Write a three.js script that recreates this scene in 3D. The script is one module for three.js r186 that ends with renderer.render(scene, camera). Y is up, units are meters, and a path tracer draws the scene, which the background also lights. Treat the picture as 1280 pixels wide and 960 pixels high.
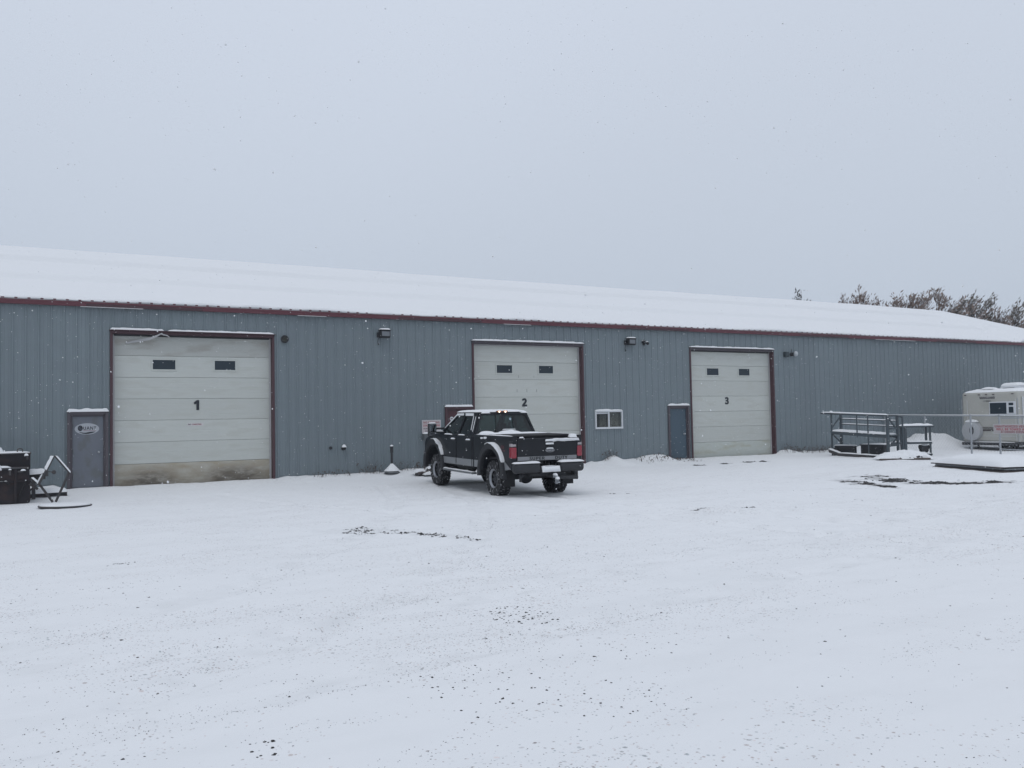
import * as THREE from 'three';
import { mergeGeometries } from 'three/addons/utils/BufferGeometryUtils.js';
import { RoundedBoxGeometry } from 'three/addons/geometries/RoundedBoxGeometry.js';
import { FontLoader } from 'three/addons/loaders/FontLoader.js';
import { TextGeometry } from 'three/addons/geometries/TextGeometry.js';

// ------------------------------------------------------------------ camera, sky, sun, exposure
const scene = new THREE.Scene();
const camera = new THREE.PerspectiveCamera(47.925, 4 / 3, 0.1, 2500);
camera.rotation.order = 'YXZ';
camera.position.set(0, 1.652, 26.537);
camera.rotation.set(THREE.MathUtils.degToRad(2.36), THREE.MathUtils.degToRad(-28.75), THREE.MathUtils.degToRad(-1.09));
const renderer = new THREE.WebGLRenderer();
renderer.toneMapping = THREE.LinearToneMapping;
renderer.toneMappingExposure = 1.0;
renderer.shadowMap.enabled = true;

const SKY_LOW = [0.480, 0.548, 0.640], SKY_HIGH = [0.735, 0.79, 0.91];   // snow-cloud overcast, a little brighter overhead
{
  const W = 256, H = 128, d = new Float32Array(W * H * 4);
  for (let j = 0; j < H; j++) for (let i = 0; i < W; i++) {
    const el = ((j + 0.5) / H - 0.5) * Math.PI;                       // row 0 is the lower pole
    const t = Math.pow(Math.max(0, Math.sin(el)), 0.8);
    const k = (j * W + i) * 4, a = i / W * Math.PI * 2;
    const n = 1 + 0.012 * Math.sin(a * 3 + 1.3 + el * 4) * Math.cos(el) + 0.010 * Math.sin(a * 7 + 4.1 - el * 9) * Math.cos(el);
    for (let c = 0; c < 3; c++) d[k + c] = (SKY_LOW[c] + (SKY_HIGH[c] - SKY_LOW[c]) * t) * n;
    d[k + 3] = 1;
  }
  const t = new THREE.DataTexture(d, W, H, THREE.RGBAFormat, THREE.FloatType);
  t.mapping = THREE.EquirectangularReflectionMapping; t.magFilter = THREE.LinearFilter; t.minFilter = THREE.LinearFilter;
  t.wrapS = THREE.RepeatWrapping; t.needsUpdate = true;
  scene.background = t; scene.environment = t;
}
const sun = new THREE.DirectionalLight(new THREE.Color().setRGB(1, 0.98, 0.95), 0.5);
sun.position.set(-9, 60, 25); sun.target.position.set(12, 0, 5); sun.castShadow = true; sun.shadow.radius = 60;
sun.shadow.mapSize.set(2048, 2048);
Object.assign(sun.shadow.camera, { left: -60, right: 60, top: 60, bottom: -60, near: 1, far: 200 });
scene.add(sun, sun.target);

// ------------------------------------------------------------------ helpers
let seed = 12345;
const rnd = () => { seed |= 0; seed = seed + 0x6D2B79F5 | 0; let t = Math.imul(seed ^ seed >>> 15, 1 | seed); t = t + Math.imul(t ^ t >>> 7, 61 | t) ^ t; return ((t ^ t >>> 14) >>> 0) / 4294967296; };
const rr = (a, b) => a + (b - a) * rnd();
const hash = (i, j, s = 0) => { let h = Math.imul(i, 374761393) + Math.imul(j, 668265263) + Math.imul(s, 1442695041) | 0; h = Math.imul(h ^ h >>> 13, 1274126177); return ((h ^ h >>> 16) >>> 0) / 4294967296; };
const vnoise = (x, y, s = 0) => {
  const i = Math.floor(x), j = Math.floor(y), f = x - i, g = y - j, u = f * f * (3 - 2 * f), v = g * g * (3 - 2 * g);
  return (hash(i, j, s) * (1 - u) + hash(i + 1, j, s) * u) * (1 - v) + (hash(i, j + 1, s) * (1 - u) + hash(i + 1, j + 1, s) * u) * v;
};
const fbm = (x, y, o = 4, s = 0) => { let a = 0.5, r = 0; for (let k = 0; k < o; k++) { r += a * (vnoise(x, y, s + k) - 0.5) * 2; x *= 2.03; y *= 2.03; a *= 0.5; } return r; };
const sstep = (a, b, x) => { const t = Math.min(1, Math.max(0, (x - a) / (b - a))); return t * t * (3 - 2 * t); };
const names = {};
function numbered(n) { if (!(n in names)) { names[n] = 0; return n; } names[n]++; return n + '_' + String(names[n]).padStart(3, '0'); }
function tag(o, label, category, group, kind) {
  if (label) o.userData.label = label; if (category) o.userData.category = category;
  if (group) o.userData.group = group; if (kind) o.userData.kind = kind; return o;
}
function thing(name, label, category, pos = [0, 0, 0], turn = 0, group) {
  const o = new THREE.Group(); o.name = numbered(name); o.position.set(...pos); o.rotation.y = turn;
  scene.add(o); return tag(o, label, category, group);
}
function clean(g) {
  if (g.index) g = g.toNonIndexed();
  for (const k of Object.keys(g.attributes)) if (!['position', 'normal', 'uv'].includes(k)) g.deleteAttribute(k);
  if (!g.attributes.uv) g.setAttribute('uv', new THREE.BufferAttribute(new Float32Array(g.attributes.position.count * 2), 2));
  if (!g.attributes.normal) g.computeVertexNormals();
  g.clearGroups(); return g;
}
const join = l => Array.isArray(l) ? (l.length === 1 ? clean(l[0]) : mergeGeometries(l.map(clean))) : l;
function obj(name, geos, mat, parent) {
  const m = new THREE.Mesh(join(geos), mat);
  m.name = parent ? name : numbered(name); m.castShadow = m.receiveShadow = true; (parent || scene).add(m); return m;
}
const box = (w, h, d, x = 0, y = 0, z = 0) => new THREE.BoxGeometry(w, h, d).translate(x, y, z);
const rbox = (w, h, d, x = 0, y = 0, z = 0, r = 0.01, s = 2) => new RoundedBoxGeometry(w, h, d, s, Math.min(r, w / 2.01, h / 2.01, d / 2.01)).translate(x, y, z);
const V = (x, y, z) => new THREE.Vector3(x, y, z);
function place(g, a, b, up = V(0, 1, 0)) {                      // turns a geometry lying along +Z from 0 to 1 into one from a to b
  const d = b.clone().sub(a), L = d.length(), m = new THREE.Matrix4();
  d.normalize(); let u = Math.abs(d.dot(up)) > 0.98 ? V(1, 0, 0) : up;
  const x = u.clone().cross(d).normalize(), y = d.clone().cross(x);
  m.makeBasis(x, y, d).scale(V(1, 1, L)).setPosition(a); return g.applyMatrix4(m);
}
const bar = (a, b, w, h = w) => place(box(w, h, 1, 0, 0, 0.5), V(...a), V(...b));
const tube = (a, b, r, n = 8, r2 = r) => place(new THREE.CylinderGeometry(r2, r, 1, n).rotateX(Math.PI / 2).translate(0, 0, 0.5), V(...a), V(...b));
// lumpy cap of snow: flat underside at y=0, L along x, W along z, rounded edges
function snowCap(L, W, H, s = 0, o = {}) {
  const nx = o.nx || Math.max(6, Math.min(90, Math.round(L / (o.cell || 0.08)))), nz = o.nz || Math.max(4, Math.min(40, Math.round(W / (o.cell || 0.08))));
  const p = [], idx = [], e = o.e || 6, f = o.f || 3;
  for (let k = 0; k < 2; k++) for (let i = 0; i <= nx; i++) for (let j = 0; j <= nz; j++) {
    const a = i / nx * 2 - 1, b = j / nz * 2 - 1;
    const env = Math.pow(Math.max(0, 1 - Math.pow(Math.abs(a), e)), 0.5) * Math.pow(Math.max(0, 1 - Math.pow(Math.abs(b), f)), 0.5);
    const n = fbm(a * L / (o.scale || 0.35) + s * 7.3, b * W / (o.scale || 0.35) + s * 3.1, 3, s), m = fbm(a * L / 0.22 + s, b * 2 + s * 5, 2, s + 9);
    const h = k ? 0 : H * env * (1 + (o.rough ?? 0.35) * n);
    p.push(a * L / 2 + (Math.abs(a) > 0.99 ? 0 : 0), h, b * W / 2 * (1 + (o.jag ?? 0.06) * m));
  }
  const N = (nx + 1) * (nz + 1);
  for (let k = 0; k < 2; k++) for (let i = 0; i < nx; i++) for (let j = 0; j < nz; j++) {
    const a = k * N + i * (nz + 1) + j, b = a + nz + 1;
    k ? idx.push(a, b, a + 1, b, b + 1, a + 1) : idx.push(a, a + 1, b, b, a + 1, b + 1);
  }
  const g = new THREE.BufferGeometry(); g.setAttribute('position', new THREE.Float32BufferAttribute(p, 3)); g.setIndex(idx); g.computeVertexNormals(); return clean(g);
}
function noiseTex(size, fn, rep = 1, srgb = true) {
  const d = new Uint8Array(size * size * 4);
  for (let j = 0; j < size; j++) for (let i = 0; i < size; i++) { const c = fn(i / size, j / size), k = (j * size + i) * 4; d[k] = c[0]; d[k + 1] = c[1]; d[k + 2] = c[2]; d[k + 3] = 255; }
  const t = new THREE.DataTexture(d, size, size); t.wrapS = t.wrapT = THREE.RepeatWrapping; t.magFilter = THREE.LinearFilter; t.minFilter = THREE.LinearMipmapLinearFilter; t.generateMipmaps = true;
  t.repeat.set(rep, rep); if (srgb) t.colorSpace = THREE.SRGBColorSpace; t.needsUpdate = true; return t;
}
const lin = (r, g, b) => new THREE.Color().setRGB(r, g, b);
const std = (c, rough = 0.7, o = {}) => new THREE.MeshStandardMaterial({ color: lin(...c), roughness: rough, metalness: 0, ...o });
const toS = v => Math.round(255 * (v <= 0.0031308 ? v * 12.92 : 1.055 * Math.pow(v, 1 / 2.4) - 0.055));
// tileable grime: base colour with patches of a second one
function grime(size, base, dirt, amount, fx, fy, s) {
  const per = (u, v) => { let r = 0, a = 0.5, X = fx, Y = fy; for (let k = 0; k < 4; k++) { const w = (x, y) => { const i = Math.floor(x), j = Math.floor(y), f = x - i, g = y - j, q = f * f * (3 - 2 * f), w = g * g * (3 - 2 * g), m = (a, n) => ((a % n) + n) % n; const h = (a, b) => hash(m(a, X), m(b, Y), s + k); return (h(i, j) * (1 - q) + h(i + 1, j) * q) * (1 - w) + (h(i, j + 1) * (1 - q) + h(i + 1, j + 1) * q) * w; }; r += a * w(u * X, v * Y); X *= 2; Y *= 2; a *= 0.5; } return r; };
  return noiseTex(size, (u, v) => { const n = per(u, v), k = amount * sstep(0.42, 0.75, n), m = 0.96 + 0.08 * (n - 0.45); return [0, 1, 2].map(c => Math.min(255, toS((base[c] * (1 - k) + dirt[c] * k) * m))); });
}
const font = await new FontLoader().loadAsync('fonts/droid/droid_sans_bold.typeface.json');
const serif = await new FontLoader().loadAsync('fonts/droid/droid_serif_bold.typeface.json');
function text(str, size, depth = 0.006, f = font, fat = 0) {
  const g = new TextGeometry(str, { font: f, size, depth, curveSegments: 5, bevelEnabled: fat > 0, bevelSize: fat, bevelThickness: 0.001, bevelSegments: 1 }); g.computeBoundingBox();
  const b = g.boundingBox; return g.translate(-(b.min.x + b.max.x) / 2, -(b.min.y + b.max.y) / 2, 0);
}
function signTex(w, h, draw) {
  const c = document.createElement('canvas'); c.width = w; c.height = h; const x = c.getContext('2d'); draw(x, w, h);
  const t = new THREE.CanvasTexture(c); t.colorSpace = THREE.SRGBColorSpace; t.magFilter = THREE.LinearFilter; return t;
}

// ------------------------------------------------------------------ materials
const M = {};
M.snow = std([0.755, 0.768, 0.776], 0.95);
M.snowDirty = std([0.66, 0.67, 0.69], 0.95);
M.wall = [0, 1, 2].map(i => std([1, 1, 1], 0.55, { map: grime(256, [0.182, 0.219, 0.237].map(v => v * (0.965 + 0.03 * i)), [0.160, 0.193, 0.208], 0.5, 4, 9, 20 + i) }));
M.maroon = std([0.110, 0.030, 0.040], 0.5);
M.maroonDark = std([0.066, 0.030, 0.036], 0.55);
M.trimPale = std([0.42, 0.42, 0.42], 0.6);
M.doorWhite = [0, 1, 2].map(i => std([1, 1, 1], 0.5, { map: grime(256, [0.535, 0.555, 0.52].map(v => v * (0.97 + 0.03 * i)), [0.47, 0.482, 0.44], 0.6, 8, 4, 40 + i) }));
M.doorStain = std([1, 1, 1], 0.7, { map: noiseTex(512, (u, v) => {     // bottom section of the first door: tyre mud and soot thrown up in two places
  const n = fbm(u * 14, v * 5, 5, 71), n2 = fbm(u * 60, v * 22, 3, 72);
  const blob = (cx, w) => Math.exp(-Math.pow((u - cx) / w, 2)) * sstep(1.05, 0.25, v + 0.22 * n);
  const k = 0.85 * Math.min(0.9, Math.max(0, (blob(0.22, 0.15) * 1.2 + blob(0.76, 0.19) * 1.3) * (0.72 + 0.6 * n + 0.35 * n2))), b = Math.min(1, Math.max(0, 0.62 + 0.5 * n));
  const base = [0.50 - 0.15 * b, 0.495 - 0.19 * b, 0.45 - 0.225 * b], d = [0.085, 0.070, 0.056];
  return [0, 1, 2].map(c => toS(base[c] * (1 - k) + d[c] * k)); }) });
M.doorYellow = std([1, 1, 1], 0.7, { map: grime(256, [0.51, 0.54, 0.50], [0.41, 0.41, 0.33], 0.8, 7, 3, 90) });
M.doorTop = std([1, 1, 1], 0.7, { map: grime(256, [0.47, 0.485, 0.455], [0.30, 0.275, 0.24], 0.6, 6, 3, 95) });
M.numeral = std([0.012, 0.016, 0.022], 0.5);
M.black = std([0.012, 0.013, 0.015], 0.6);
M.rubber = std([0.018, 0.018, 0.019], 0.9);
M.dark = std([0.03, 0.031, 0.034], 0.7);
M.greyMetal = std([0.18, 0.19, 0.20], 0.5, { metalness: 0.4 });
M.galv = std([0.36, 0.38, 0.40], 0.5, { metalness: 0.3 });
M.serviceGrey = std([1, 1, 1], 0.5, { map: grime(256, [0.150, 0.165, 0.192], [0.11, 0.115, 0.11], 0.6, 4, 8, 101) });
M.serviceBlue = std([1, 1, 1], 0.5, { map: grime(256, [0.062, 0.098, 0.128], [0.05, 0.075, 0.095], 0.6, 4, 8, 103) });
M.serviceRed = std([0.075, 0.024, 0.030], 0.5);
M.frameDark = std([0.082, 0.072, 0.082], 0.55);
M.whiteVinyl = std([0.62, 0.64, 0.66], 0.4);
M.paneDark = new THREE.MeshPhysicalMaterial({ color: lin(0.03, 0.042, 0.052), roughness: 0.12, specularIntensity: 0.6 });
M.glass = new THREE.MeshPhysicalMaterial({ color: lin(0.85, 0.9, 0.9), roughness: 0.02, transmission: 1, thickness: 0, ior: 1.45 });
M.rust = std([1, 1, 1], 0.85, { map: grime(256, [0.020, 0.018, 0.021], [0.042, 0.026, 0.025], 0.8, 5, 5, 131) });
M.steel = std([1, 1, 1], 0.7, { map: grime(128, [0.058, 0.062, 0.068], [0.075, 0.055, 0.048], 0.8, 5, 5, 133) });
M.rackBlue = std([1, 1, 1], 0.6, { map: grime(128, [0.062, 0.085, 0.10], [0.07, 0.064, 0.06], 0.7, 5, 5, 137) });
M.wood = std([1, 1, 1], 0.85, { map: grime(256, [0.12, 0.098, 0.088], [0.06, 0.05, 0.047], 0.9, 3, 24, 139) });

// ------------------------------------------------------------------ ground: one sheet of snow over a gravel yard
const RUTS = [];                                              // [points, half width, depth]
RUTS.push([[[9.12, 6.6], [9.3, 9.0], [9.9, 12.5], [11.0, 17], [12.6, 24]], 0.17, 0.055]);
RUTS.push([[[10.85, 6.7], [11.0, 9.0], [11.6, 12.4], [12.7, 17], [14.3, 24]], 0.17, 0.055]);
RUTS.push([[[10.3, 3.4], [9.3, 7.4], [8.2, 10.2], [6.2, 14.0], [3.6, 17.6], [0.6, 20.0]], 0.16, 0.032]);
RUTS.push([[[8.6, 3.0], [7.6, 6.8], [6.4, 9.6], [4.5, 13.0], [1.9, 16.3], [-1.2, 18.6]], 0.16, 0.032]);
RUTS.push([[[-4, 19.3], [2, 18.6], [7, 17.5], [13, 16.4], [20, 14.6], [28, 13.4]], 0.17, 0.032]);
RUTS.push([[[-4, 21.0], [2, 20.3], [7, 19.2], [13, 18.1], [20, 16.3], [28, 15.2]], 0.17, 0.032]);
RUTS.push([[[4.2, 2.6], [5.0, 6.0], [6.8, 9.6], [10.5, 13.0], [16, 15.6], [24, 17.5]], 0.16, 0.026]);
const MUD = [                                                  // bare dirt: streaks [x0,z0,x1,z1,half width,amount]
  [20.0, 9.5, 19.2, 11.2, 0.26, 1], [19.2, 11.2, 19.0, 11.9, 0.16, 0.8], [21.3, 9.3, 20.4, 11.3, 0.36, 1], [20.4, 11.3, 21.1, 12.4, 0.30, 1], [21.1, 12.4, 22.0, 12.9, 0.26, 1],
  [4.62, 11.35, 5.75, 12.9, 0.15, 0.7], [5.1, 11.3, 6.3, 13.9, 0.15, 0.75], [4.4, 11.55, 4.85, 12.35, 0.17, 0.55], [12.4, 8.6, 12.9, 9.0, 0.1, 0.5],
  [11.6, 12.7, 12.15, 12.85, 0.07, 0.9], [12.2, 12.8, 12.9, 13.3, 0.05, 0.35], [22.1, 2.2, 22.5, 2.3, 0.12, 0.8], [23.1, 2.3, 23.9, 2.6, 0.12, 0.8], [20.9, 2.1, 21.3, 2.2, 0.1, 0.6]];
const segd = (x, z, ax, az, bx, bz) => { const dx = bx - ax, dz = bz - az, t = Math.max(0, Math.min(1, ((x - ax) * dx + (z - az) * dz) / (dx * dx + dz * dz))); return Math.hypot(x - ax - t * dx, z - az - t * dz); };
function mudAt(x, z) { let r = 0; for (const m of MUD) { const d = segd(x, z, m[0], m[1], m[2], m[3]); if (d < m[4] * 3) r = Math.max(r, m[5] * sstep(1.35, 0.55, d / m[4] + 1.9 * fbm(x * 4.2, z * 6.5, 4, 61))); } return r; }
function rutAt(x, z) { let r = 0; for (const [pts, w] of RUTS) { let d = 9; for (let k = 1; k < pts.length; k++) d = Math.min(d, segd(x, z, ...pts[k - 1], ...pts[k])); r = Math.max(r, sstep(w * 2.6, w * 0.8, d)); } return r; }
const OPEN = [[1.6, 6.4], [12.85, 17.6], [22.45, 27.1], [0.6, 1.8], [11.9, 13.0], [21.3, 22.6]];   // doorways, kept clear of the drift
const baseG = (x, z) => -0.25 * (1 - Math.exp(-Math.max(z, 0) / 2.2)) * (1 - 0.7 * sstep(19, 27, x));
function groundY(x, z) {
  let y = baseG(x, z);
  if (z > -1 && z < 60 && x > -30 && x < 90) {
    y += 0.030 * fbm(x / 3.1, z / 2.3, 3, 1) * sstep(0.2, 2, z) + 0.020 * fbm(x / 0.7, z / 0.42, 3, 5) + 0.010 * fbm(x / 0.19, z / 0.14, 2, 8);
    for (const [pts, w, dep] of RUTS) {
      let d = 9; for (let k = 1; k < pts.length; k++) d = Math.min(d, segd(x, z, ...pts[k - 1], ...pts[k]));
      if (d < 0.6) y += -dep * (0.65 + 0.7 * fbm(x / 0.9, z / 0.9, 2, 31)) * sstep(w * 1.35, w * 0.7, d) + dep * 0.5 * Math.exp(-Math.pow((d - w * 1.55) / 0.09, 2)) * (0.6 + 0.8 * fbm(x / 0.25, z / 0.25, 2, 33));
    }
    if (z < 2.4) {                                             // drift along the foot of the wall
      let clear = 1; for (const [a, b] of OPEN) clear *= 1 - sstep(a - 0.25, a + 0.1, x) * sstep(b + 0.25, b - 0.1, x);
      let h = 0.05 + 0.09 * Math.max(0, fbm(x / 0.6, 3.3, 3, 41) + 0.15) + 0.07 * Math.max(0, fbm(x / 0.17, z / 0.2, 2, 43));
      h += 0.15 * Math.exp(-Math.pow((x - 18.75) / 0.35, 2)) + 0.11 * sstep(19.4, 20.6, x) * sstep(21.8, 21.2, x) + 0.08 * Math.exp(-Math.pow((x - 27.5) / 0.5, 2)) + 0.12 * Math.exp(-Math.pow((x - 12.0) / 0.6, 2));
      y += h * (0.12 + 0.88 * clear) * sstep(1.5 + 0.5 * fbm(x / 0.8, 1.7, 2, 44), 0.1, z);
    }
    if (x > 30) y += 0.62 * Math.exp(-Math.pow((x - 36.4) / 1.5, 2) - Math.pow((z - 0.6) / 1.5, 2)) * (1 + 0.25 * fbm(x / 0.5, z / 0.5, 2, 47)) + 0.2 * Math.exp(-Math.pow((x - 33.6) / 1.6, 2) - Math.pow((z - 0.4) / 1.0, 2));
    const m = mudAt(x, z); if (m > 0) y += -0.012 * m + 0.03 * m * Math.max(0, fbm(x / 0.14, z / 0.14, 2, 63));
  } else y += 0.25 * fbm(x / 40, z / 40, 2, 3) * sstep(0, 60, Math.max(Math.abs(x - 30) - 60, Math.abs(z - 20) - 40));
  return y;
}
{
  const axis = (lo, hi, spans) => { const r = []; let v = lo; while (v < hi) { r.push(v); let s = 1e9; for (const [a, b, st] of spans) { if (v >= a && v < b) { s = st; break; } s = Math.min(s, st + 0.12 * Math.min(Math.abs(v - a), Math.abs(v - b))); } v += s; } r.push(hi); return r; };
  const xs = axis(-900, 1000, [[-3, 9, 0.062], [9, 24, 0.085], [24, 40, 0.13]]), zs = axis(-900, 700, [[-0.2, 1.8, 0.06], [1.8, 15, 0.075], [15, 25, 0.06]]);
  const nx = xs.length, nz = zs.length, p = new Float32Array(nx * nz * 3), uv = new Float32Array(nx * nz * 2), col = new Float32Array(nx * nz * 3), idx = [];
  for (let i = 0; i < nx; i++) for (let j = 0; j < nz; j++) {
    const k = i * nz + j, x = xs[i], z = zs[j], under = z < -0.05 && z > -19 && x > -8.2 && x < 50.2;
    p[k * 3] = x; p[k * 3 + 1] = under ? -0.3 : groundY(x, z); p[k * 3 + 2] = z; uv[k * 2] = x / 9.7; uv[k * 2 + 1] = z / 9.7;
    const m = z > 0 && z < 26 && x > -5 && x < 40 ? (x > 18 ? 0.45 : 0.12) * mudAt(x, z) : 0, rt = z > 1 && z < 26 && x > -6 && x < 40 ? rutAt(x, z) : 0, s = (0.05 * Math.max(0, fbm(x / 0.9 + 9, z / 0.3, 4, 81)) + 0.12 * rt * Math.max(0, fbm(x / 0.3, z / 0.2, 4, 83))) * sstep(2, 7, z);
    col[k * 3] = (1 - s) * (1 - 0.9 * m) + 0.07 * m; col[k * 3 + 1] = (1 - s) * (1 - 0.9 * m) + 0.062 * m; col[k * 3 + 2] = (1 - s) * (1 - 0.9 * m) + 0.06 * m;
    if (i < nx - 1 && j < nz - 1) idx.push(k, k + 1, k + nz, k + nz, k + 1, k + nz + 1);
  }
  const g = new THREE.BufferGeometry(); g.setAttribute('position', new THREE.BufferAttribute(p, 3)); g.setAttribute('uv', new THREE.BufferAttribute(uv, 2)); g.setAttribute('color', new THREE.BufferAttribute(col, 3));
  g.setIndex(idx); g.computeVertexNormals();
  // faint grit showing through the snow: small flecks of gravel and dirt in loose patches
  const N = 2048, d = new Uint8Array(N * N * 4);
  for (let j = 0; j < N; j++) for (let i = 0; i < N; i++) { const n = 0.985 + 0.02 * (hash(i, j, 5) - 0.5), k = (j * N + i) * 4; d[k] = toS(0.785 * n); d[k + 1] = toS(0.797 * n); d[k + 2] = toS(0.802 * n); d[k + 3] = 255; }
  const tn = (u, v, f, s) => { const m = a => ((a % f) + f) % f, x = u * f, y = v * f, i = Math.floor(x), j = Math.floor(y), a = x - i, b = y - j, q = a * a * (3 - 2 * a), w = b * b * (3 - 2 * b); return (hash(m(i), m(j), s) * (1 - q) + hash(m(i + 1), m(j), s) * q) * (1 - w) + (hash(m(i), m(j + 1), s) * (1 - q) + hash(m(i + 1), m(j + 1), s) * q) * w; };
  for (let k = 0; k < 110000; k++) {
    const u = rnd(), v = rnd(), den = 0.45 * tn(u * 0.5 + v * 0.12, v, 6, 3) + 0.35 * tn(u * 0.5, v, 22, 4) + 0.2 * tn(u, v, 61, 6); if (den < 0.40 + 0.42 * Math.pow(rnd(), 0.6)) continue;
    const R = rr(0.8, rnd() < 0.06 ? 4 : 2.1), R2 = R * rr(0.5, 1), a = rnd() * 3.1, str = rr(0.06, 0.36), warm = rr(-0.02, 0.04), ca = Math.cos(a), sa = Math.sin(a), cx = u * N, cy = v * N;
    for (let y = Math.floor(cy - R); y <= cy + R; y++) for (let x = Math.floor(cx - R); x <= cx + R; x++) {
      const dx = x - cx, dy = y - cy, e = Math.hypot((dx * ca + dy * sa) / R, (dy * ca - dx * sa) / R2); if (e > 1) continue;
      const q = (((y % N) + N) % N * N + ((x % N) + N) % N) * 4, f = 1 - str * (1 - 0.5 * e);
      d[q] *= Math.min(1, f + warm); d[q + 1] *= f; d[q + 2] *= f - warm * 0.3;
    }
  }
  const t = new THREE.DataTexture(d, N, N); t.wrapS = t.wrapT = THREE.RepeatWrapping; t.magFilter = THREE.LinearFilter; t.minFilter = THREE.LinearMipmapLinearFilter; t.generateMipmaps = true; t.colorSpace = THREE.SRGBColorSpace; t.needsUpdate = true;
  const m = new THREE.MeshStandardMaterial({ map: t, vertexColors: true, roughness: 0.95 });
  const o = new THREE.Mesh(g, m); o.name = 'ground'; o.receiveShadow = true; tag(o, 'snow covered gravel yard with faint wheel tracks', 'ground', null, 'structure'); scene.add(o);
}

// ------------------------------------------------------------------ the long metal building
const BX0 = -8, BX1 = 50, EAVE = 5.06, RIDGE = 8.14, HALF = 9.2, ROOFS = (RIDGE - 5.17) / HALF;
const bld = thing('warehouse', 'long grey ribbed metal workshop with three numbered white overhead doors', 'building', [0, 0, 0]);
const DOORS = [{ x: 1.75, n: '1' }, { x: 13.0, n: '2' }, { x: 22.56, n: '3' }].map(d => ({ ...d, w: 4.55, h: 4.36 }));
const SERV = [{ x: 0.69, w: 1.02, h: 2.09 }, { x: 11.96, w: 1.02, h: 2.12 }, { x: 21.42, w: 1.05, h: 2.08 }];
const WIN = { x0: 18.01, x1: 19.25, y0: 1.24, y1: 1.91 };
const HOLES = [...DOORS.map(d => [d.x + 0.06, d.x + d.w - 0.06, -1, d.h - 0.05]), ...SERV.map(s => [s.x + 0.03, s.x + s.w - 0.03, -1, s.h - 0.03]), [WIN.x0 + 0.03, WIN.x1 - 0.03, WIN.y0 + 0.03, WIN.y1 - 0.03]];
const PITCH = 0.3048;
function ribZ(x) {                                             // profile of the ribbed sheet: major rib every foot, two low stiffeners between
  const k = x / PITCH, f = (k - Math.round(k)) * PITCH, a = Math.abs(f);
  if (a < 0.016) return 0.024; if (a < 0.034) return 0.024 * (0.034 - a) / 0.018;
  const b = Math.abs(a - 0.105); return b < 0.012 ? 0.006 : b < 0.022 ? 0.006 * (0.022 - b) / 0.010 : 0;
}
function ribBreaks(x0, x1) {
  const r = new Set([x0, x1]);
  for (let k = Math.floor(x0 / PITCH) - 1; k <= x1 / PITCH + 1; k++) for (const o of [-0.127, -0.117, -0.093, -0.083, -0.034, -0.016, 0.016, 0.034, 0.083, 0.093, 0.117, 0.127]) { const x = k * PITCH + o; if (x > x0 + 1e-4 && x < x1 - 1e-4) r.add(x); }
  return [...r].sort((a, b) => a - b);
}
function ribSheet(x0, x1, y0, y1, off = 0) {
  const xs = ribBreaks(x0, x1), p = [], uv = [];
  const q = (ax, ay, az, bx, by, bz, cx, cy, cz, dx, dy, dz) => p.push(ax, ay, az, bx, by, bz, cx, cy, cz, ax, ay, az, cx, cy, cz, dx, dy, dz);
  for (let i = 1; i < xs.length; i++) {
    const a = xs[i - 1], b = xs[i], za = ribZ(a) + off, zb = ribZ(b) + off;
    q(a, y0, za, b, y0, zb, b, y1, zb, a, y1, za); uv.push(a / 3, y0 / 3, b / 3, y0 / 3, b / 3, y1 / 3, a / 3, y0 / 3, b / 3, y1 / 3, a / 3, y1 / 3);
    q(a, y0, -0.02, b, y0, -0.02, b, y0, zb, a, y0, za); for (let k = 0; k < 6; k++) uv.push(a / 3, y0 / 3);
  }
  const g = new THREE.BufferGeometry(); g.setAttribute('position', new THREE.Float32BufferAttribute(p, 3)); g.setAttribute('uv', new THREE.Float32BufferAttribute(uv, 2)); g.computeVertexNormals(); return g;
}
for (let x = -7.925, i = 0; x < BX1 - 0.01; x += 3 * PITCH, i++) {            // every sheet of cladding
  const a = x, b = Math.min(x + 3 * PITCH, BX1), cuts = [a, b];
  for (const h of HOLES) for (const e of [h[0], h[1]]) if (e > a + 0.01 && e < b - 0.01) cuts.push(e);
  cuts.sort((p, q) => p - q); const gs = [];
  for (let k = 1; k < cuts.length; k++) {
    const m = (cuts[k - 1] + cuts[k]) / 2; let sp = [[-0.25, EAVE + 0.02]];
    for (const h of HOLES) if (m > h[0] && m < h[1]) sp = sp.flatMap(([u, v]) => [[u, Math.min(v, h[2])], [Math.max(u, h[3]), v]].filter(([c, d]) => d - c > 0.01));
    for (const [u, v] of sp) gs.push(ribSheet(cuts[k - 1], cuts[k], u, v, (i % 2) * 0.0015));
  }
  if (gs.length) obj('wall_panel', gs, M.wall[Math.floor(hash(i, 7) * 3)], bld);
}
{ // other three sides of the shell, and inner lining
  const back = ribSheet(BX0, BX1, -0.3, EAVE).rotateY(Math.PI).translate(BX0 + BX1, 0, -2 * HALF);
  const gable = (x, s) => { const sh = new THREE.Shape([[0, -0.3], [2 * HALF, -0.3], [2 * HALF, EAVE], [HALF, RIDGE - 0.12], [0, EAVE]].map(p => new THREE.Vector2(...p))); return new THREE.ExtrudeGeometry(sh, { depth: 0.1, bevelEnabled: false }).rotateY(Math.PI / 2).translate(x - (s > 0 ? 0.1 : 0), 0, 0); };
  obj('back_wall', back, M.wall[0], bld);
  obj('gable_wall', gable(BX0, -1), M.wall[0], bld); obj('gable_wall', gable(BX1, 1), M.wall[1], bld);
}
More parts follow.
